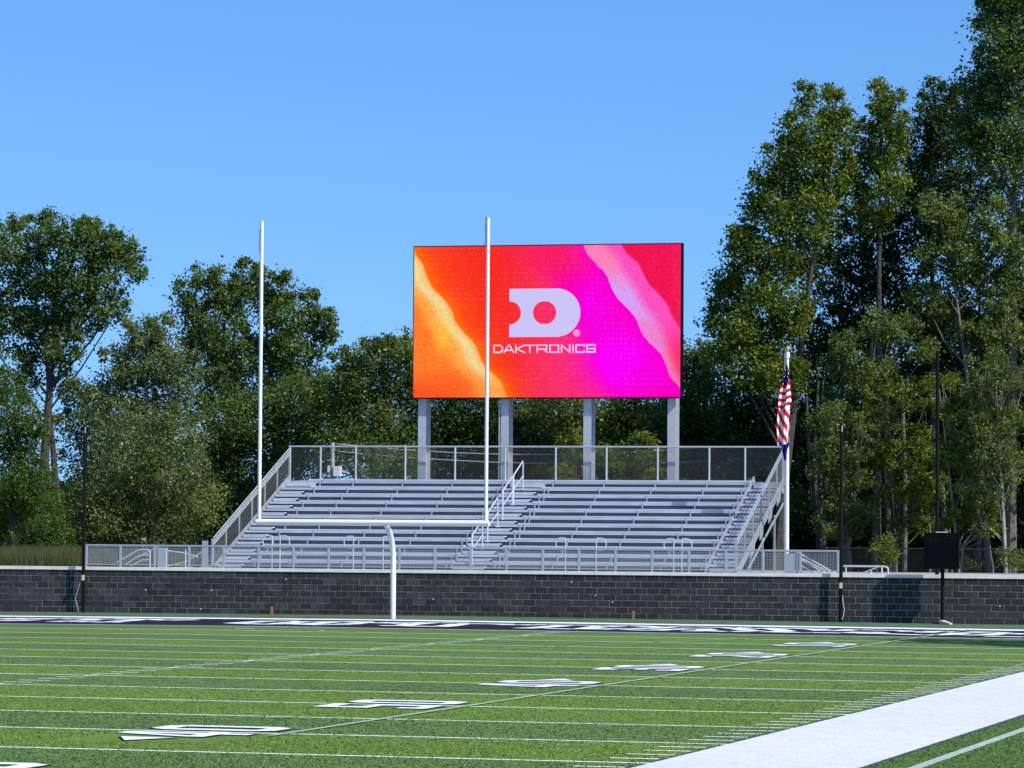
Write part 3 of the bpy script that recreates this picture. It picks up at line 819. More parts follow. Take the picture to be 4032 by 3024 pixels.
# ------------------------------------------------------------------ flagpole and flags
fp = thing("flagpole", "white flagpole with gold ball standing right of the bleachers", "flagpole", (9.98, 24.0, 1.40))
MB().tube([(0, 0, 0), (0, 0, 4.0), (0, 0, 7.32)], [.078, .066, .045], 16).build("pole", M_WHITE, fp, smooth=True)
MB().tube([(0, 0, 7.20), (0, 0, 7.40)], .075, 14).build("truck", M_WHITE, fp, smooth=True)
MB().tube([(0, 0, 7.40), (0, 0, 7.46)], .02, 8).build("stem", M_BALL, fp, smooth=True)
nb = 7
MB().tube([(0, 0, 7.51 - .075 * math.cos(math.pi * k / nb)) for k in range(nb + 1)], [max(.075 * math.sin(math.pi * k / nb), .002) for k in range(nb + 1)], 12).build("ball", M_BALL, fp, smooth=True)
MB().tube([(-.09, -.02, .3), (-.09, -.02, 7.2)], .006, 5).build("halyard", M_WHITE, fp)
M_FLAG = mat("flag_cloth", (1, 1, 1), 0.8, 0, .1, vcol=True)
RED = S(190, 25, 45); BLU = S(20, 28, 80); WHT = (.74, .72, .72)
def draped(name, label, z_top, z_bot, prof, colf, nv=90, nu=28, cat="flag"):
    V = []; C_ = []; F = []
    for i in range(nv + 1):
        t = i / nv; z = z_top + (z_bot - z_top) * t
        xl, xr = prof(t)
        for j in range(nu + 1):
            u = j / nu
            x = xl + (xr - xl) * u
            yy = -.10 - .06 * math.sin(u * 2 * math.pi * 1.6 + t * 2.2) * min(1, .3 + t * 1.4) - .03 * math.sin(u * 9 + t * 5)
            V.append((x, yy, z + .03 * math.sin(u * 8 + t * 3)))
    for i in range(nv):
        for j in range(nu):
            a = i * (nu + 1) + j
            F.append((a, a + nu + 1, a + nu + 2, a + 1)); C_.append(colf((j + .5) / nu, (i + .5) / nv))
    o = bpy.data.objects.new(name, fast_mesh(name, np.array(V), np.array(F), M_FLAG, np.array(C_)))
    o.data.polygons.foreach_set("use_smooth", [True] * len(o.data.polygons))
    o.location = (9.98, 24.0, 0)
    return finish(o, None, label, cat)
def prof1(t):
    xl = np.interp(t, [0, .1, .27, .4, .6, .8, 1], [-.02, -.10, -.20, -.26, -.30, -.33, -.30])
    xr = np.interp(t, [0, .1, .27, .45, .5, .8, 1], [.03, .07, .10, .15, .10, .11, .10])
    return float(xl), float(xr)
def colf1(u, v):
    if v < .27 - .06 * u:
        s_ = (math.floor(u * 7) * 5 + math.floor(v * 46) * 3)
        star = ((u * 7) % 1 - .5) ** 2 * .5 + ((v * 23) % 1 - .5) ** 2 < .05 and (math.floor(u * 7) + math.floor(v * 23)) % 2 == 0
        return WHT if star else BLU
    if v < .55:
        s_ = (v - .22) / .042 + u * 1.3
    else:
        s_ = (v - .55) / .085 - u * 3.4 + 9.2
    return RED if math.floor(s_) % 2 else WHT
draped("flag", "red and white striped flag with a starry blue corner hanging limp on the pole", 8.35, 5.68, prof1, colf1)
def prof2(t): return float(np.interp(t, [0, .4, 1], [-.19, -.16, -.08])), float(np.interp(t, [0, .5, 1], [.07, .04, .0]))
def colf2(u, v):
    return S(40, 60, 170) if math.sin(u * 11 + v * 4) > -.1 else S(14, 18, 90)
draped("flag", "small dark blue flag hanging limp below the striped one", 5.74, 5.18, prof2, colf2, 24, 14)

# ------------------------------------------------------------------ net poles, play clock, stubs
def net_pole(x, yb, h, label, group):
    t = thing("net_pole", label, "pole", (x, yb, 0), group)
    MB().tube([(0, 0, -.1), (0, 0, h)], [.06, .052], 14).build("pole", M_BLACKP, t, smooth=True)
    MB().bar((-.17, 0, h - .02), (.12, 0, h - .02), .025, .02).build("top_arm", M_GALV, t)
    MB().tube([(.02, -.05, h - .25), (.03, -.06, h - .05)], .02, 6).build("pulley", M_GALV, t)
    MB().box(-.03, .055, -.10, -.045, 1.02, 1.20).build("winch", M_CREAM, t)
    return t
p1 = net_pole(-12.07, 16.26, 6.12, "left slim black net pole standing before the wall", "black net poles before the wall")
MB().tube([(-.10, -.05, .95), (-.22, -.04, .55), (-.26, -.04, .42), (-.18, -.04, .15), (-.13, -.06, 0)], .005, 6).build("rope", M_WHITE, p1)
MB().tube([(-.01, -.05, 1.2), (.0, -.05, 5.9)], .008, 5).build("halyard", M_BLACKP, p1)
p2 = net_pole(13.2, 16.26, 6.17, "right slim black net pole in front of the guard fence corner", "black net poles before the wall")
MB().tube([(.06, -.05, .8), (.09, -.04, .46), (.12, -.04, .42), (.10, -.04, .22), (.05, -.06, .05)], .009, 6).build("rope", M_WHITE, p2)
t = thing("tall_pole", "tallest slim black pole rising behind the play clock", "pole", (16.05, 17.4, 1.40))
MB().tube([(0, 0, 0), (0, 0, 7.1)], [.062, .055], 14).build("pole", M_BLACKP, t, smooth=True)
MB().bar((-.2, 0, 5.6), (.0, 0, 5.62), .03, .03).build("bracket", M_GALV, t)

pc = thing("play_clock", "square black play clock on a black post before the wall", "play clock", (16.44, 15.98, 0))
MB().tube([(0, 0, 0), (0, 0, 1.75)], .055, 14).build("post", M_BLACKP, pc, smooth=True)
MB().box(-.54, .54, -.27, -.06, 1.665, 2.785).build("housing", M_BLACKM, pc)
MB().box(-.18, .16, -.22, -.12, 2.787, 2.81).build("top_bracket", M_WHITE, pc)
MB().box(-.03, .03, -.06, .0, 1.70, 2.6).build("rear_bracket", M_BLACKP, pc)
M_SEG = mat("unlit_segment", (0.010, 0.010, 0.013), 0.6, 0, .1)
for dx in (-.36, -.14, .14, .36):
    b = MB(); w, h = .065, .11; zc = 2.60; yq = -.275
    for (a, c, e, f_) in ((-w, w, h - .012, h + .012), (-w, w, -.012, .012), (-w, w, -h - .012, -h + .012), (-w - .012, -w + .012, .018, h - .018), (w - .012, w + .012, .018, h - .018), (-w - .012, -w + .012, -h + .018, -.018), (w - .012, w + .012, -h + .018, -.018)):
        b.box(dx + a, dx + c, yq, yq + .0045, zc + e, zc + f_)
    b.build("digit", M_SEG, pc)
b = MB(); b.box(-.012, .012, -.275, -.2705, 2.63, 2.655); b.box(-.012, .012, -.275, -.2705, 2.545, 2.57); b.build("colon", M_SEG, pc)
MB().box(-.55, .55, -.30, -.275, 1.66, 1.672).build("lower_lip", M_BLACKP, pc)
MB().box(-.30, .12, -.18, .15, -.045, -.015).build("base_plate", M_BLACKP, pc)
b = MB()
b.add([(-.05, -.25, -.045), (.33, -.75, -.045), (.40, -.55, -.045), (.06, .0, -.045), (-.05, -.25, .07), (.33, -.75, -.01), (.40, -.55, -.01), (.06, .0, .08)],
      [(3, 2, 1, 0), (4, 5, 6, 7), (0, 1, 5, 4), (1, 2, 6, 5), (2, 3, 7, 6), (3, 0, 4, 7)])
b.build("base_pad", M_CREAM, pc)
for x, l in ((-5.50, "left short rusty pipe stub at the foot of the wall"), (6.55, "right short rusty pipe stub at the foot of the wall")):
    t = thing("pipe_stub", l, "pipe stub", (x, 16.1, -.02), "rusty pipe stubs at the foot of the wall")
    MB().tube([(0, 0, -.1), (0, 0, .26)], .068, 14, cap=False).build("pipe", M_RUST, t, smooth=True)
    MB().tube([(0, 0, .10), (0, 0, .20)], .058, 14).build("plug", M_BLACKM, t)

# ------------------------------------------------------------------ utility pole, cables, far chain link fence
up = thing("utility_pole", "pale wooden utility pole with a white box seen through the rear rail", "utility pole", (-12.57, 45, 1.0))
MB().tube([(0, 0, 0), (.0, 0, 5.25)], [.12, .085], 10).build("pole", M_WOOD, up, smooth=True)
MB().box(.0 + .10, .37, -.18, .1, 3.90, 4.30).build("transformer_box", M_WHITE, up)
MB().box(-.17, -.09, -.1, .1, 4.05, 4.32).build("side_box", M_WHITE, up)
MB().bar((-.1, -.02, 4.95), (.16, -.02, 4.95), .06, .06).build("cross_arm", M_WOOD, up)
def cable(x0, z0, x1, z1, sag, yy, y2, label):
    pts = []
    for k in range(25):
        f_ = k / 24
        pts.append((x0 + (x1 - x0) * f_, yy + (y2 - yy) * f_, z0 + (z1 - z0) * f_ - sag * 4 * f_ * (1 - f_)))
    o = MB().tube(pts, .013, 5).build("cable", M_GALV, None, label=label, cat="cable", group="sagging cables behind the bleachers")
cable(-12.4, 6.2, 3.5, 6.9, .6, 45, 60, "upper pale cable sagging behind the scoreboard columns")
cable(-12.4, 5.9, 3.5, 6.1, .45, 45.3, 60, "lower pale cable sagging behind the rear rail")
cf = thing("chain_link_fence", "black chain link fence at the wood edge behind the play clock", "fence", (16, 34, 1.0))
fx = [9.5 + 2.44 * i for i in range(8)]
pm = MB().tube([(0, 0, 0), (0, 0, 1.27)], .03, 8).mesh("fence_post", M_DWIRE, True)
for x in fx: part("fence_post", pm, cf, (x - 16, 0, 0))
rel(MB().tube([(fx[0], 34, 2.22), (fx[-1], 34, 2.22)], .022, 6), cf).build("top_rail", M_DWIRE, cf)
b = MB(); chainlink(b, (fx[0], 34), (fx[-1], 34), 1.02, 2.20, 1.02, 2.20, .085, .006)
rel(b, cf).build("chain_link_mesh", M_DWIRE, cf)

# ------------------------------------------------------------------ turf fibres where the camera stands nearest
rng = np.random.default_rng(3)
def paint(x, y):
    """colour of the turf fibre at x, y, the same markings as the sheet below"""
    n_ = len(x); i = np.floor(-y / (5 * YD)).astype(int)
    j = np.where(i >= 10, 19 - i, i)
    lightm = (j % 2 == 1)[:, None]
    c = np.where(lightm, np.array(LIGHT), np.array(DARK))
    c = np.where((x > SIDE)[:, None], np.array((0.076, 0.146, 0.040)), c)
    m = np.abs(-y / (5 * YD) - np.round(-y / (5 * YD))) * 5 * YD < LW / 2
    tk = (np.abs(-y / YD - np.round(-y / YD)) * YD < .062) & (x > SIDE - .72) & (x < SIDE - .1)
    hs = (np.abs(-y / YD - np.round(-y / YD)) * YD < .062) & (x > 8.13) & (x < 8.74)
    c = np.where(((m & (x < SIDE)) | tk | hs)[:, None], np.array(PW), c)
    c = np.where(((x > SIDE) & (x < SIDE + 2.53))[:, None], np.array((0.64, 0.645, 0.66)), c)
    c = np.where(((x > 27.46) & (x < 27.62))[:, None], np.array((0.40, 0.44, 0.38)), c)
    white = (c.min(1) > .3)
    return c, white
pts = []
for ya, yb, dens in ((-68, -60, 330), (-60, -50, 250), (-50, -40, 150), (-40, -28, 80), (-28, -14, 40)):
    def xr(Y):
        a_ = at(0, 2700, Y)[0]; b_ = at(4032, 2700, Y)[0]; return a_ - .4, b_ + .4
    x0, x1 = min(xr(ya)[0], xr(yb)[0]), max(xr(ya)[1], xr(yb)[1])
    n_ = int((x1 - x0) * (yb - ya) * dens)
    x = rng.uniform(x0, x1, n_); y = rng.uniform(ya, yb, n_)
    d = np.stack([x, y, np.zeros(n_)], 1) - CAM_POS
    u = (d @ CAM_R) / (d @ CAM_F) * 15538.4
    k_ = np.abs(u) < 2080
    pts.append(np.stack([x[k_], y[k_]], 1))
pts = np.concatenate(pts); x, y = pts.T
nearn = np.zeros(len(x), bool)
for n5 in (2, 4, 6, 8, 10, 12, 14):
    nearn |= (y + n5 * 5 * YD > (-2.75 if n5 > 10 else -1.55)) & (y + n5 * 5 * YD < (2.75 if n5 < 10 else 1.6)) & (x > 16.08) & (x < 18.08)
nearn |= (np.abs(x - 18.3) < .07) & (y > -55.6)
x = x[~nearn]; y = y[~nearn]
c, white = paint(x, y)
keepm = ~white | (rng.uniform(0, 1, len(x)) < .45)
x = x[keepm]; y = y[keepm]; c = c[keepm]; white = white[keepm]
n_ = len(x)
h = np.where(white, .009, .018) * rng.uniform(.5, 1.3, n_); w = rng.uniform(.006, .016, n_)
ang = rng.uniform(0, math.pi, n_); dx = np.cos(ang) * w; dy_ = np.sin(ang) * w
lx = rng.normal(0, .012, n_); ly = rng.normal(0, .012, n_)
gzv = -0.00294 * np.minimum(np.abs(x), 26)
V = np.empty((n_, 3, 3)); V[:, 0] = np.stack([x - dx, y - dy_, gzv], 1); V[:, 1] = np.stack([x + dx, y + dy_, gzv], 1); V[:, 2] = np.stack([x + lx, y + ly, gzv + h], 1)
lum = np.where(white, rng.uniform(.92, 1.12, n_), rng.choice([.85, .97, 1.12, 1.3, 1.6], n_, p=[.2, .25, .25, .2, .1]))[:, None]
hue = np.where(white, 0, rng.uniform(-.1, .25, n_))[:, None]
c = c * lum * (1 + hue * np.array([1.0, .3, 0]))
M_FIBRE = mat("turf_fibre", (1, 1, 1), 0.9, 0, .1, vcol=True)
o = bpy.data.objects.new("turf_fibres", fast_mesh("turf_fibres", V.reshape(-1, 3), np.arange(3 * n_).reshape(n_, 3), M_FIBRE, c))
finish(o, None, "short green and white turf fibres standing up from the near part of the field", "turf", kind='stuff')
print("fibres", n_)

# ------------------------------------------------------------------ trees and other plants
def leaf_mat(name):
    m = bpy.data.materials.new(name); m.use_nodes = True
    nt = m.node_tree; nt.nodes.remove(nt.nodes["Principled BSDF"])
    vc = nt.nodes.new("ShaderNodeVertexColor"); vc.layer_name = "Col"
    d = nt.nodes.new("ShaderNodeBsdfDiffuse"); tr = nt.nodes.new("ShaderNodeBsdfTranslucent"); g_ = nt.nodes.new("ShaderNodeBsdfGlossy")
    g_.inputs['Roughness'].default_value = .45; g_.inputs['Color'].default_value = (.8, .85, .8, 1)
    hs = nt.nodes.new("ShaderNodeMix"); hs.data_type = 'RGBA'; hs.blend_type = 'MULTIPLY'; hs.inputs['Factor'].default_value = 1; hs.inputs[7].default_value = (1.1, 1.15, .45, 1)
    m1 = nt.nodes.new("ShaderNodeMixShader"); m1.inputs[0].default_value = .48
    m2 = nt.nodes.new("ShaderNodeMixShader"); m2.inputs[0].default_value = .02
    nt.links.new(vc.outputs[0], d.inputs[0]); nt.links.new(vc.outputs[0], hs.inputs[6]); nt.links.new(hs.outputs[2], tr.inputs[0])
    nt.links.new(d.outputs[0], m1.inputs[1]); nt.links.new(tr.outputs[0], m1.inputs[2])
    nt.links.new(m1.outputs[0], m2.inputs[1]); nt.links.new(g_.outputs[0], m2.inputs[2])
    nt.links.new(m2.outputs[0], nt.nodes["Material Output"].inputs[0])
    return m
M_LEAF = leaf_mat("leaves")
NLEAF = 0
DK = 8.6
def leaf_mesh(name, centres, radii, per, size, base, var, root, flat=.75, rng=None, tilt=.9):
    """centres (n,3) of twig clusters, per = leaves a cluster, each leaf one rhombus"""
    global NLEAF
    n = len(centres); N = n * per
    C_ = np.repeat(centres, per, 0); R_ = np.repeat(radii, per)
    off = rng.normal(0, .46, (N, 3)); off *= R_[:, None]; off[:, 2] *= flat
    P = C_ + off
    nn = rng.normal(0, 1, (N, 3)); nn[:, 2] += tilt; nn += off / (R_[:, None] + .01) * .6
    nn /= np.linalg.norm(nn, axis=1)[:, None]
    t = rng.normal(0, 1, (N, 3)); t -= nn * (t * nn).sum(1)[:, None]; t /= np.linalg.norm(t, axis=1)[:, None]
    bt = np.cross(nn, t)
    s_ = size * .86 * rng.uniform(.5, 1.3, N)[:, None]
    V = np.empty((N, 4, 3)); V[:, 0] = P - t * s_ * .5; V[:, 2] = P + t * s_ * .5
    V[:, 1] = P + bt * s_ * .36 - nn * s_ * .06; V[:, 3] = P - bt * s_ * .36 - nn * s_ * .06
    V = V.reshape(-1, 3) - np.array(root)
    F = np.arange(N * 4).reshape(N, 4)
    cb = np.repeat(rng.normal(0, 1, n), per)
    lum = np.clip(1 + var * (.65 * cb + .55 * rng.normal(0, 1, N)), .35, 2.1)
    hue = np.clip(.5 + .25 * np.repeat(rng.normal(0, 1, n), per) + .15 * rng.normal(0, 1, N), 0, 1)[:, None]
    c = (np.array(base[0]) * (1 - hue) + np.array(base[1]) * hue) * lum[:, None]
    NLEAF += N
    return fast_mesh(name, V, F, M_LEAF, c)

GREEN = ((.074, .126, .030), (.150, .212, .048))
OLIVE = ((.088, .130, .034), (.176, .220, .052))
PALE = ((.115, .155, .052), (.195, .236, .080))
BRIGHT = ((.088, .138, .018), (.180, .228, .024))
YELLOW = ((.11, .150, .022), (.190, .200, .030))
DEEP = ((.028, .052, .014), (.060, .098, .020))  # low leaf colour, the shade of the wood's interior is put into it
VINE = ((.058, .110, .018), (.100, .160, .022))
WEED = ((.10, .10, .045), (.07, .09, .03))

def tree(label, Y, foot_px, lobes, base=GREEN, size=.17, dens=3.2, per=46, var=.35, bark=None, tr=.16, ground=1.0,
         name="tree", cat="tree", group="trees behind the field", rc=(.35, .85), lean=0, seed=0, depth=1.0, limbs=True, sprays=None, split=None, spires=3):
    rng = np.random.default_rng(1000 + seed)
    f0 = at(foot_px, 2200, Y); root = (f0[0], Y, ground)
    t = thing(name, label, cat, root, group)
    cs = []; rs = []; lobe_c = []
    if sprays:
        x0_, x1_, y0_, y1_, ns = sprays
        lobes = list(lobes) + [(rng.uniform(x0_, x1_), rng.uniform(y0_, y1_), rng.uniform(28, 75), rng.uniform(12, 30)) for _ in range(ns)]
    if spires:
        extra = []
        for L in lobes:
            for _ in range(spires):
                a_ = math.radians(rng.uniform(-160, -20)); k_ = rng.uniform(.95, 1.2)
                extra.append((L[0] + L[2] * k_ * math.cos(a_), L[1] + L[3] * k_ * math.sin(a_), rng.uniform(9, 20), rng.uniform(18, 36), L[4] if len(L) > 4 else rng.uniform(-1, 1)))
        n_small = len(extra)
        lobes = list(lobes) + extra
    for li, L in enumerate(lobes):
        px, py, rx, ry = L[:4]; rx *= 1.08; ry *= 1.06; dy = L[4] if len(L) > 4 else rng.uniform(-1.2, 1.2)
        c = at(px, py, Y + dy)
        z_ = (c - CAM_POS) @ CAM_F
        ax = rx * z_ / 15538.4 / .97; az = ry * z_ / 15538.4; ay = min(ax, az * 1.3) * depth
        if not (spires and li >= len(lobes) - n_small): lobe_c.append((c, ax, az))
        n = max(4, int(DK * dens * (ax * az + .5 * ax * ay)))
        d = rng.normal(0, 1, (n, 3)); d /= np.linalg.norm(d, axis=1)[:, None]
        f_ = rng.uniform(.05, 1, n) ** .45 * rng.uniform(.80, 1.12, n)
        cs.append(c + d * f_[:, None] * np.array([ax, ay, az])); small = spires and li >= len(lobes) - n_small
        rs.append(rng.uniform(.16, .34, n) if small else rng.uniform(rc[0], rc[1], n))
    cs = np.concatenate(cs); rs = np.concatenate(rs)
    keep = cs[:, 2] > ground + .3; cs = cs[keep]; rs = rs[keep]
    part("crown", leaf_mesh("crown", cs, rs, per, size, base, var, root, rng=rng), t)
    # trunk with limbs running into the crown
    bark = bark or M_BARKDARK
    b = MB()
    ctop = max(lobe_c, key=lambda q: q[0][2])[0]
    zs = sorted(q[0][2] for q in lobe_c); fork = ground + (zs[0] - ground) * .55 if split is None else split
    tx = ctop[0] - root[0]
    b.tube([(tx * q_ ** 1.15, 0, (ctop[2] - ground) * q_) for q_ in (0, .15, .3, .45, .6, .8, 1)],
           [tr * 1.25, tr, tr * .9, tr * .75, tr * .55, tr * .32, tr * .1], 8)
    if limbs:
        order = rng.permutation(len(lobe_c))
        for i in order:
            c, ax, az = lobe_c[i]
            hz = min(max(c[2] - abs(c[0] - root[0] - tx * .5) * 1.1 - .8, ground + (fork - ground) * .7), ctop[2] - .5)
            q_ = (hz - ground) / max(ctop[2] - ground, .1)
            s_ = np.array([root[0] + tx * q_ ** 1.15, Y, hz])
            mid = (s_ + c) / 2 + np.array([rng.normal(0, .15), 0, rng.uniform(-.4, .1)])
            rr = min(tr * rng.uniform(.2, .36), .06)
            b.tube([s_ - root, mid - root, c - root], [rr, rr * .75, rr * .4], 6)
            near_ = cs[np.argsort(((cs - c) ** 2).sum(1))[:60]]
            for q in near_[rng.permutation(len(near_))[:5]]:
                b.tube([c - root, (c + q) / 2 - root + np.array([0, 0, -.08]), q - root], [rr * .32, rr * .2, .008], 4, cap=False)
    b.build("trunk", bark, t, smooth=True)
    return t

# ---- left group
tree("tall open tree at the far left edge with sky between its trunks", 60, 150,
     [(30, 960, 75, 90), (140, 960, 80, 95), (215, 925, 60, 75), (300, 960, 95, 85), (370, 930, 60, 55), (430, 1000, 85, 85), (490, 1020, 55, 65), (530, 1085, 45, 22),
      (110, 1120, 110, 90), (250, 1100, 120, 90), (390, 1130, 90, 80), (455, 1235, 60, 40), (60, 1240, 80, 80), (200, 1250, 120, 80), (330, 1260, 90, 70), (110, 1390, 70, 70), (250, 1380, 70, 60), (-60, 1050, 90, 120), (-60, 1300, 90, 150)],
     GREEN, size=.19, dens=2.7, per=40, rc=(.3, .75), tr=.26, bark=M_BARKDARK, seed=1, split=6.5)
tree("slim second trunk with a thin crown before the sky gap at the far left", 61, 240,
     [(235, 1480, 40, 60), (285, 1560, 40, 50), (190, 1300, 60, 60), (130, 1520, 50, 60), (60, 1480, 50, 80)],
     GREEN, size=.17, dens=2.2, per=34, tr=.20, bark=M_BARKDARK, seed=2, split=5)
tree("medium bushy tree right of the tall far left tree", 54, 560,
     [(560, 1330, 70, 60), (620, 1300, 50, 45), (650, 1370, 60, 60), (500, 1420, 80, 70), (580, 1450, 120, 100), (400, 1560, 120, 100), (470, 1640, 150, 120), (620, 1600, 140, 140), (700, 1480, 90, 100), (330, 1690, 110, 110), (560, 1790, 200, 150), (400, 1850, 150, 130)],
     PALE, size=.16, dens=2.7, seed=3, bark=M_BARKPALE)
tree("low leafy tree with pale dead twigs behind the left guard fence", 46, 640,
     [(470, 1900, 150, 110), (640, 1850, 160, 130), (420, 2050, 160, 110), (600, 2060, 190, 110), (760, 1980, 130, 130), (300, 2040, 90, 110), (520, 1730, 140, 110), (700, 1740, 110, 110)],
     PALE, size=.15, dens=2.8, seed=4, bark=M_BARKPALE)
tree("tall poplar with upswept tops left of the goal post upright", 66, 860,
     [(810, 1110, 38, 60), (860, 1160, 60, 80), (740, 1150, 42, 70), (755, 1270, 65, 90), (960, 1110, 45, 65), (930, 1200, 70, 80), (850, 1290, 100, 90), (800, 1400, 100, 100), (920, 1400, 110, 100), (880, 1550, 180, 130)],
     GREEN, size=.18, dens=2.8, per=42, rc=(.3, .7), tr=.22, seed=5)
tree("tall tree with two ragged tops just right of the left upright", 67, 1120,
     [(1030, 1120, 45, 60), (1060, 1200, 70, 80), (1130, 1160, 40, 70), (1120, 1260, 80, 80), (1215, 1200, 32, 55), (1230, 1280, 50, 60), (1285, 1270, 28, 40), (1290, 1330, 35, 35), (1180, 1360, 110, 80), (1060, 1380, 120, 110), (1180, 1500, 150, 110)],
     GREEN, size=.18, dens=2.8, per=42, rc=(.3, .7), tr=.22, seed=6)
tree("broad dark tree behind the left end of the bleachers", 60, 1050,
     [(960, 1650, 160, 130), (1130, 1620, 150, 130), (1000, 1820, 180, 140), (1180, 1780, 140, 140), (860, 1760, 130, 140), (1000, 2000, 190, 120), (850, 1950, 120, 130), (820, 2080, 110, 90), (1280, 1560, 110, 110), (1300, 1700, 130, 130)],
     GREEN, size=.16, dens=3.2, seed=7)
tree("rounded tree left of the scoreboard behind the rear rail", 56, 1420,
     [(1410, 1440, 70, 60), (1480, 1400, 70, 60), (1550, 1380, 60, 50), (1600, 1400, 60, 60), (1440, 1530, 120, 100), (1560, 1500, 110, 110), (1330, 1600, 110, 110), (1480, 1660, 150, 120), (1380, 1780, 140, 120), (1560, 1780, 140, 120), (1680, 1450, 90, 100)],
     OLIVE, size=.16, dens=3.2, seed=8)
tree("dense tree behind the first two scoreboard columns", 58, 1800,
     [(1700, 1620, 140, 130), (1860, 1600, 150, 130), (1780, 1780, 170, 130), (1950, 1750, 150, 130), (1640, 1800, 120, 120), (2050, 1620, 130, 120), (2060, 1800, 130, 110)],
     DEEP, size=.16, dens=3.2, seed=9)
tree("olive tree behind the third scoreboard column", 57, 2300,
     [(2200, 1600, 150, 120), (2350, 1620, 150, 130), (2200, 1780, 140, 120), (2380, 1790, 150, 120), (2520, 1640, 140, 130), (2540, 1800, 140, 120)],
     OLIVE, size=.16, dens=3.2, seed=10)
tree("round topped tree just right of the scoreboard", 60, 2720,
     [(2690, 1440, 80, 80), (2740, 1420, 60, 60), (2770, 1480, 60, 80), (2680, 1580, 130, 120), (2760, 1640, 110, 130), (2700, 1780, 140, 120), (2800, 1800, 100, 120), (2640, 1700, 110, 110)],
     OLIVE, size=.16, dens=3.4, seed=11)
tree("sunlit yellow green shrub between the middle scoreboard columns", 42, 2270,
     [(2255, 1720, 55, 40), (2280, 1800, 75, 60), (2210, 1850, 60, 50)], YELLOW, size=.14, dens=5.5, per=30, rc=(.2, .45), name="shrub", cat="shrub", spires=0, group="shrubs behind the bleachers", seed=12, tr=.05, ground=1.2)
tree("sunlit yellow green shrub left of the fourth scoreboard column", 42.5, 2470,
     [(2430, 1800, 75, 60), (2530, 1740, 50, 50), (2480, 1860, 90, 50), (2560, 1830, 60, 60)], YELLOW, size=.14, dens=5.0, per=30, rc=(.2, .45), name="shrub", cat="shrub", spires=0, group="shrubs behind the bleachers", seed=13, tr=.05, ground=1.2)
tree("olive shrub behind the rear rail near the white transformer box", 43, 1500,
     [(1480, 1800, 60, 60), (1550, 1840, 70, 60), (1620, 1820, 50, 50)], OLIVE, size=.14, dens=5.0, per=30, rc=(.2, .45), name="shrub", cat="shrub", spires=0, group="shrubs behind the bleachers", seed=14, tr=.05, ground=1.2)
tree("bright vine covered tree at the left edge above the wall", 40, 60,
     [(30, 1530, 70, 70), (60, 1640, 90, 80), (30, 1780, 110, 100), (110, 1740, 70, 70), (60, 1920, 120, 100), (130, 1900, 70, 80), (0, 2050, 100, 90), (150, 2020, 80, 70), (-60, 1650, 90, 150)],
     VINE, size=.14, dens=4.2, per=40, seed=15, group="bright plants at the left edge")
tree("bright green bush low beside the left net pole", 36, 190,
     [(190, 2080, 75, 60), (235, 2130, 60, 50), (120, 2120, 80, 50), (210, 2000, 50, 50)], VINE, size=.12, dens=6, per=40, rc=(.2, .5), name="shrub", cat="shrub", spires=0, group="bright plants at the left edge", seed=16, tr=.05, ground=1.2)

# weeds along the left: one mass of stems
rng = np.random.default_rng(5)
n = 26000
wx = rng.uniform(-21, -12.2, n); wy = rng.uniform(20, 31, n); wh = rng.uniform(.35, .80, n) * (1 - .25 * (wx + 12 > -2))
ang = rng.uniform(0, 2 * math.pi, n); dx = np.cos(ang) * .012; dyv = np.sin(ang) * .012; lx = rng.normal(0, .12, n); ly = rng.normal(0, .12, n)
V = np.empty((n, 3, 3)); z0 = np.full(n, 1.39)
V[:, 0] = np.stack([wx - dx, wy - dyv, z0], 1); V[:, 1] = np.stack([wx + dx, wy + dyv, z0], 1); V[:, 2] = np.stack([wx + lx, wy + ly, z0 + wh], 1)
hue = rng.uniform(0, 1, n)[:, None]
cw = np.array((.16, .15, .06)) * hue + np.array((.07, .10, .03)) * (1 - hue)
finish(bpy.data.objects.new("weeds", fast_mesh("weeds", V.reshape(-1, 3), np.arange(3 * n).reshape(n, 3), M_LEAF, cw)), None, "tall brownish weeds above the wall at the left edge", "weeds", kind='stuff')

# ---- right group
tree("big maple with a ragged left side behind the flagpole", 47, 3050,
     [(3110, 560, 50, 90), (3170, 430, 32, 80), (3190, 560, 80, 100), (3280, 420, 30, 70), (3300, 520, 70, 80), (3060, 650, 60, 80), (3150, 700, 110, 110), (3270, 680, 110, 110),
      (2985, 800, 50, 100), (3060, 830, 100, 100), (3190, 860, 120, 110), (2900, 960, 45, 60), (2950, 1010, 80, 90), (3060, 1000, 110, 100), (3180, 1040, 100, 90),
      (2850, 1130, 50, 60), (2920, 1160, 90, 90), (3040, 1180, 110, 100), (2830, 1260, 50, 60), (2900, 1310, 100, 90), (3020, 1340, 120, 90), (2850, 1400, 70, 60), (2950, 1450, 110, 80), (3080, 1480, 100, 80), (3120, 1260, 80, 80)],
     BRIGHT, size=.17, dens=3.4, per=44, var=.40, rc=(.3, .75), tr=.20, seed=20, group="trees of the wood on the right", bark=M_BARKDARK)
tree("yellow green tree with two narrow tops right of the big maple", 48, 3450,
     [(3455, 390, 22, 60), (3470, 470, 45, 70), (3530, 420, 28, 60), (3530, 510, 50, 70), (3410, 560, 60, 70), (3470, 620, 90, 90), (3400, 720, 90, 90), (3500, 750, 70, 100), (3420, 850, 80, 70)],
     BRIGHT, size=.16, dens=3.2, per=42, rc=(.25, .6), tr=.18, seed=21, group="trees of the wood on the right", bark=M_BARKDARK)
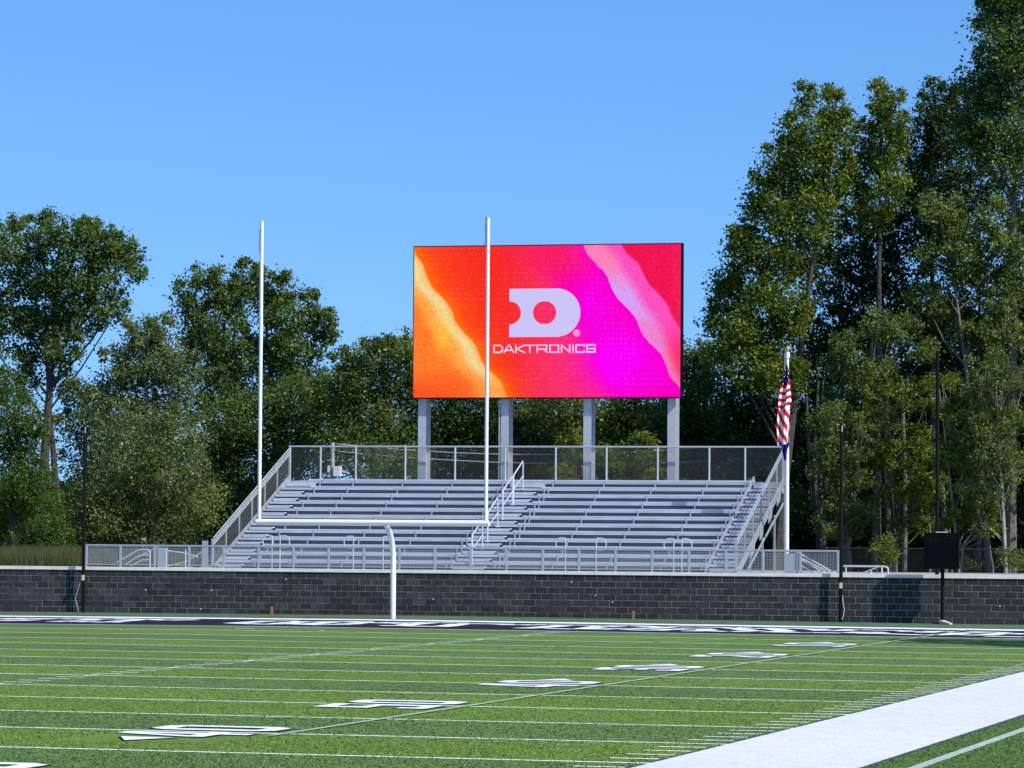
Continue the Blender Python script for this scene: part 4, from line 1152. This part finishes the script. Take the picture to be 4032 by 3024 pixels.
tree("dark tree whose round head overlaps the yellow green tops", 55, 3680,
     [(3680, 380, 40, 50), (3700, 450, 70, 60), (3780, 430, 70, 70), (3640, 500, 60, 60), (3740, 560, 120, 90), (3620, 620, 90, 90), (3700, 720, 130, 100), (3580, 800, 110, 100), (3680, 880, 130, 90), (3560, 560, 50, 50)],
     DEEP, size=.17, dens=3.2, per=42, tr=.17, seed=22, group="trees of the wood on the right", bark=M_BARKDARK)
tree("tallest tree, cut off by the top right corner", 50, 3980,
     [(3890, 60, 50, 60), (3900, 140, 60, 70), (3960, 60, 80, 90), (4040, 60, 90, 110), (3940, 220, 90, 80), (4020, 240, 100, 110), (3860, 320, 100, 80), (3970, 370, 120, 100), (3880, 460, 100, 90), (4000, 520, 110, 110), (3990, -60, 110, 100),
      (3820, 540, 80, 80), (3920, 620, 100, 90), (4040, 680, 90, 110), (4120, 300, 100, 250)],
     GREEN, size=.17, dens=3.2, per=44, tr=.20, seed=23, group="trees of the wood on the right", bark=M_BARK)
tree("sunlit crowned tree at mid height near the right edge", 46, 3900,
     [(3700, 830, 80, 60), (3740, 900, 70, 60), (3890, 850, 60, 60), (3960, 950, 80, 70), (3660, 1000, 60, 60), (3790, 1060, 90, 70), (3860, 1090, 70, 50), (3640, 1180, 80, 50), (3720, 1260, 70, 60), (3930, 1200, 80, 60), (4010, 1100, 70, 90), (3840, 1330, 90, 50), (3960, 1330, 90, 50), (3780, 980, 60, 60)],
     OLIVE, size=.16, dens=3.2, per=40, rc=(.25, .6), tr=.13, seed=24, group="trees of the wood on the right", bark=M_BARK)
tree("middle height tree with drooping pale leaves above the right net pole", 41, 3330,
     [(3330, 1380, 50, 70), (3300, 1460, 60, 60), (3370, 1460, 50, 70), (3330, 1560, 80, 50), (3440, 1280, 60, 50), (3500, 1330, 60, 40), (3560, 1300, 60, 50), (3640, 1400, 60, 40)],
     OLIVE, size=.14, dens=3.4, per=34, rc=(.2, .5), tr=.07, seed=25, sprays=(3230, 3460, 1350, 1750, 12), group="young trees at the wood edge", bark=M_BARK)
tree("young tree with a pale straight trunk at the right edge", 36, 3962,
     [(3900, 1450, 70, 60), (3860, 1540, 80, 60), (3950, 1560, 80, 70), (3900, 1660, 90, 60), (3990, 1680, 60, 60), (3830, 1720, 70, 50), (3930, 1780, 90, 60), (3870, 1860, 80, 40), (3990, 1860, 60, 50), (3930, 1960, 50, 30), (3760, 1800, 60, 40)],
     OLIVE, size=.12, dens=4.0, per=26, rc=(.2, .45), tr=.075, seed=26, sprays=(3790, 4040, 1400, 2000, 22), group="young trees at the wood edge", bark=M_BARKPALE, split=3.0)
tree("young tree with layered bright branches right of the tall black pole", 37, 3780,
     [(3790, 1930, 50, 22), (3850, 1970, 60, 25), (3800, 2040, 70, 25), (3860, 2090, 60, 22), (3740, 1740, 50, 25), (3760, 1640, 60, 30), (3800, 1560, 60, 30)],
     BRIGHT, size=.12, dens=5, per=26, rc=(.15, .4), tr=.06, seed=27, sprays=(3700, 3900, 1500, 2100, 16), group="young trees at the wood edge", bark=M_BARKPALE, split=2.5)
tree("slender tree with sparse sunlit sprays between the two black poles", 40, 3530,
     [(3540, 1540, 70, 40), (3590, 1590, 60, 30), (3510, 1680, 50, 30), (3560, 1760, 60, 30), (3480, 1830, 80, 40), (3560, 1860, 70, 40), (3600, 1960, 60, 35), (3480, 1970, 80, 35), (3560, 2060, 60, 30)],
     BRIGHT, size=.13, dens=4, per=24, rc=(.15, .45), tr=.06, seed=28, sprays=(3430, 3670, 1450, 2120, 24), group="young trees at the wood edge", bark=M_BARK, split=3.0)
tree("sparse tree with sunlit drooping leaves just left of the right net pole", 39, 3350,
     [(3340, 1700, 60, 50), (3370, 1780, 60, 50), (3300, 1840, 60, 40), (3340, 1900, 60, 50), (3300, 1980, 60, 40), (3360, 2020, 40, 40), (3270, 1650, 50, 40)],
     OLIVE, size=.13, dens=4, per=26, rc=(.15, .45), tr=.08, seed=29, sprays=(3240, 3430, 1600, 2120, 18), group="young trees at the wood edge", bark=M_BARK, split=3.2)
tree("leafy shrub with bright round leaves behind the low white railing", 31, 3490,
     [(3480, 2130, 35, 25), (3500, 2170, 45, 30), (3470, 2200, 35, 25), (3520, 2225, 40, 25), (3445, 2150, 20, 15)], YELLOW, size=.13, dens=14, per=16, rc=(.12, .3), name="shrub", cat="shrub", spires=0, group="shrubs at the wood edge", seed=30, tr=.03, ground=1.38)
tree("brownish shrub low at the right edge behind the wall", 31, 3990,
     [(3980, 2180, 50, 35), (4020, 2220, 40, 30), (3950, 2230, 35, 20)], OLIVE, size=.11, dens=14, per=16, rc=(.12, .3), name="shrub", cat="shrub", spires=0, group="shrubs at the wood edge", seed=31, tr=.03, ground=1.38)
tree("small dim shrub behind the chain link fence right of the play clock", 37, 3790,
     [(3800, 2220, 50, 30), (3760, 2190, 40, 30)], GREEN, size=.11, dens=12, per=16, rc=(.12, .3), name="shrub", cat="shrub", spires=0, group="shrubs at the wood edge", seed=32, tr=.03, ground=1.0)

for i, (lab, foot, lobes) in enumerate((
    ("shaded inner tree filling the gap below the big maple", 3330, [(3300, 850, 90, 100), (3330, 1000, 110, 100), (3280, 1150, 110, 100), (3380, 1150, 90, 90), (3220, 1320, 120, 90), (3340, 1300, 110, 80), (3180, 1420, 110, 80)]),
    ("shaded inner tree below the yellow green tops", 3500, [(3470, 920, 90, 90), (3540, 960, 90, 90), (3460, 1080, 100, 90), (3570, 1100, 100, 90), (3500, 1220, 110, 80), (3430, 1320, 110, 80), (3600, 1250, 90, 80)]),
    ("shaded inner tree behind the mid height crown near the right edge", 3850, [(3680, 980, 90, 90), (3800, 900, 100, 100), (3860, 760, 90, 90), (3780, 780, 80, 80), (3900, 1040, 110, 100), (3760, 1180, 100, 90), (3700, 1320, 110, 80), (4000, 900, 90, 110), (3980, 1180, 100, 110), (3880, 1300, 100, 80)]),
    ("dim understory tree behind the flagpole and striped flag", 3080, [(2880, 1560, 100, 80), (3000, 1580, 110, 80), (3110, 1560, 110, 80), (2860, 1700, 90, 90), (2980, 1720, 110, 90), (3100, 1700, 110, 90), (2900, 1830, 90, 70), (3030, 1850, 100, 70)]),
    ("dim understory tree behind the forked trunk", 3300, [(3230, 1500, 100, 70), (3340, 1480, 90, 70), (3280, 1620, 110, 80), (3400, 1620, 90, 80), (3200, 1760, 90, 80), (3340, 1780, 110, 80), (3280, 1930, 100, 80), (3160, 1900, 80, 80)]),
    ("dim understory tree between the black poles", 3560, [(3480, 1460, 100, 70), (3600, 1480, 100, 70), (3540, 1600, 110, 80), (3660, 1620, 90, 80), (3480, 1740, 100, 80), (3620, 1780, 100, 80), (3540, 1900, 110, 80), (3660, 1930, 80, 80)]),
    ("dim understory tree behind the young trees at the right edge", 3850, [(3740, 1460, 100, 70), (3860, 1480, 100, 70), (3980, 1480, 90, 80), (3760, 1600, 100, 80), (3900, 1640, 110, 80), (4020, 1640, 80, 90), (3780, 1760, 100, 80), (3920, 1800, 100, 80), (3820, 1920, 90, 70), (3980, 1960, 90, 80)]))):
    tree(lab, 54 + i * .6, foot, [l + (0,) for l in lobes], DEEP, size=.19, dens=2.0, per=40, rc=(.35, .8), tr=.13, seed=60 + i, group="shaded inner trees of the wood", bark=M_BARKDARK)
# forked many stemmed trunk, the wood's shade put into its darker bark colour
t = thing("forked_trunk", "dark forked trunk of five rising stems right of the flagpole", "tree trunk", (at(3236, 2200, 43)[0], 43, 1.0), "bare trunks in the shade of the wood")
b = MB()
def px3(px, py, Y): 
    q = at(px, py, Y); return (q[0] - t.location.x, q[1] - t.location.y, q[2] - t.location.z)
b.tube([(0, 0, 0), px3(3232, 2130, 43), px3(3222, 2020, 43)], [.22, .20, .17], 10)
for pts in ([(3222, 2030), (3200, 1950), (3188, 1800), (3180, 1680), (3176, 1560)], [(3222, 2020), (3210, 1900), (3206, 1780), (3215, 1640), (3222, 1500)],
            [(3225, 2020), (3232, 1900), (3240, 1780), (3235, 1650), (3240, 1500)], [(3226, 2010), (3262, 1850), (3262, 1700), (3275, 1560)], [(3222, 2030), (3250, 1960), (3270, 1800), (3300, 1700)]):
    b.tube([px3(x, y, 43 + .2 * i) for i, (x, y) in enumerate(pts)], [.10 - .013 * i for i in range(len(pts))], 7)
b.build("stem", M_BARKDARK, t, smooth=True)
k = 0
for px, top, Y, r, l in ((3440, 1350, 48, .10, "slim bare trunk directly right of the right net pole"), (3720, 1900, 42, .12, "stout grey trunk right of the play clock"), (3560, 1500, 46, .11, "straight grey trunk midway between the two black poles"),
                     (3660, 1950, 41, .07, "thin pale trunk directly left of the play clock"), (3905, 2150, 35.5, .05, "short grey post like trunk left of the pale young trunk"), (3745, 2060, 40, .06, "thin trunk close right of the stout grey one")):
    q0 = at(px, 2230, Y); q1 = at(px - 8, top, Y)
    tt = thing("bare_trunk", l, "tree trunk", (q0[0], Y, 1.0), "bare trunks in the shade of the wood")
    h = q1[2] - 1.0
    MB().tube([(0, 0, 0), (.05, 0, h * .4), (-.04, 0, h * .75), (q1[0] - q0[0], 0, h)], [r, r * .85, r * .7, r * .5], 8).build("stem", M_BARK, tt, smooth=True)
# bare sunlit branches
bb = [[(3700, 1600), (3740, 1640), (3775, 1690)], [(3390, 1730), (3430, 1760), (3470, 1800)], [(3410, 1830), (3400, 1880), (3370, 1930)], [(3590, 1590), (3620, 1620), (3640, 1650)],
      [(3850, 1170), (3900, 1220), (4000, 1260)], [(3800, 1080), (3870, 1150)], [(3880, 1400), (3900, 1300), (3905, 1230)], [(3420, 1640), (3480, 1650), (3520, 1670)], [(3600, 1420), (3660, 1445), (3700, 1450)], [(3800, 1900), (3780, 1840), (3760, 1760)]]

# the wood behind, one mass of leaves coloured dark for its shade, and the crowns that carry on out of the frame to the right
rng = np.random.default_rng(77)
def mass(name, label, boxes, dens, size, base, per, rc):
    cs = []
    for (x0, x1, y0, y1, z0, z1) in boxes:
        n_ = int((x1 - x0) * (z1 - z0) * dens)
        cs.append(np.stack([rng.uniform(x0, x1, n_), rng.uniform(y0, y1, n_), z0 + (z1 - z0) * rng.uniform(0, 1, n_) ** .9], 1))
    cs = np.concatenate(cs)
    me = leaf_mesh(name, cs, rng.uniform(rc[0], rc[1], len(cs)), per, size, base, .3, (0, 0, 0), rng=rng)
    finish(bpy.data.objects.new(name, me), None, label, "wood", kind='stuff')
# profile of the far wood follows the tree tops in front of it
fw = [(-40, 11, 68, 73, 1.1, 4.5)]
for x0, x1, ztop in ((-40, -25, 5), (-25, -17, 4.5), (-17, -8, 8), (-8, 0, 8.5), (0, 7, 8.5), (7, 11, 10), (11, 14, 15), (14, 17, 17.5), (17, 22, 17), (22, 40, 18)):
    fw.append((x0, x1, 74, 79, 1.2, ztop))
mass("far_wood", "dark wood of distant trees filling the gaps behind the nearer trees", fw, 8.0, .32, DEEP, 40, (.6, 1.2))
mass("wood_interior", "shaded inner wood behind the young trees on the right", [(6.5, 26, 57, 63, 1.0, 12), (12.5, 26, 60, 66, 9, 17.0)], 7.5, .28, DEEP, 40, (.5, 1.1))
# neighbours of the wood, right of the frame: they shade its edge and the far corner of the field
def outside(label, x, y, h, w, seed):
    rng_ = np.random.default_rng(seed)
    tt = thing("tree", label, "tree", (x, y, 1.0 if y > 17 else -.1), "trees beyond the right edge")
    n_ = 230; d = rng_.normal(0, 1, (n_, 3)); d /= np.linalg.norm(d, axis=1)[:, None]
    cs = np.array([x, y, h * .62]) + d * (rng_.uniform(.2, 1, n_) ** .45)[:, None] * np.array([w, w, h * .38])
    part("crown", leaf_mesh("crown", cs, rng_.uniform(.6, 1.1, n_), 40, .30, GREEN, .3, tuple(tt.location), rng=rng_), tt)
    MB().tube([(0, 0, 0), (0, 0, h * .8)], [.3, .12], 8).build("trunk", M_BARK, tt, smooth=True)
for i, (x, y, h, w) in enumerate(((19.5, 50, 23, 3.6), (26, 62, 25, 5), (24, 41, 15, 3.0), (26, 53, 25, 4.6), (20, 58, 25, 4.4))):
    outside(["tree beyond the right edge beside the pale young trunk", "rearmost tree beyond the right edge", "nearest tree beyond the right edge, by the chain link fence", "outermost tree beyond the right edge", "tree beyond the right edge behind the tallest tree"][i], x, y, h, w, 300 + i)
outside("lone tree beyond the right sideline whose shadow reaches the field", 33.5, -9.5, 15, 3.2, 320)
print("leaves", NLEAF)
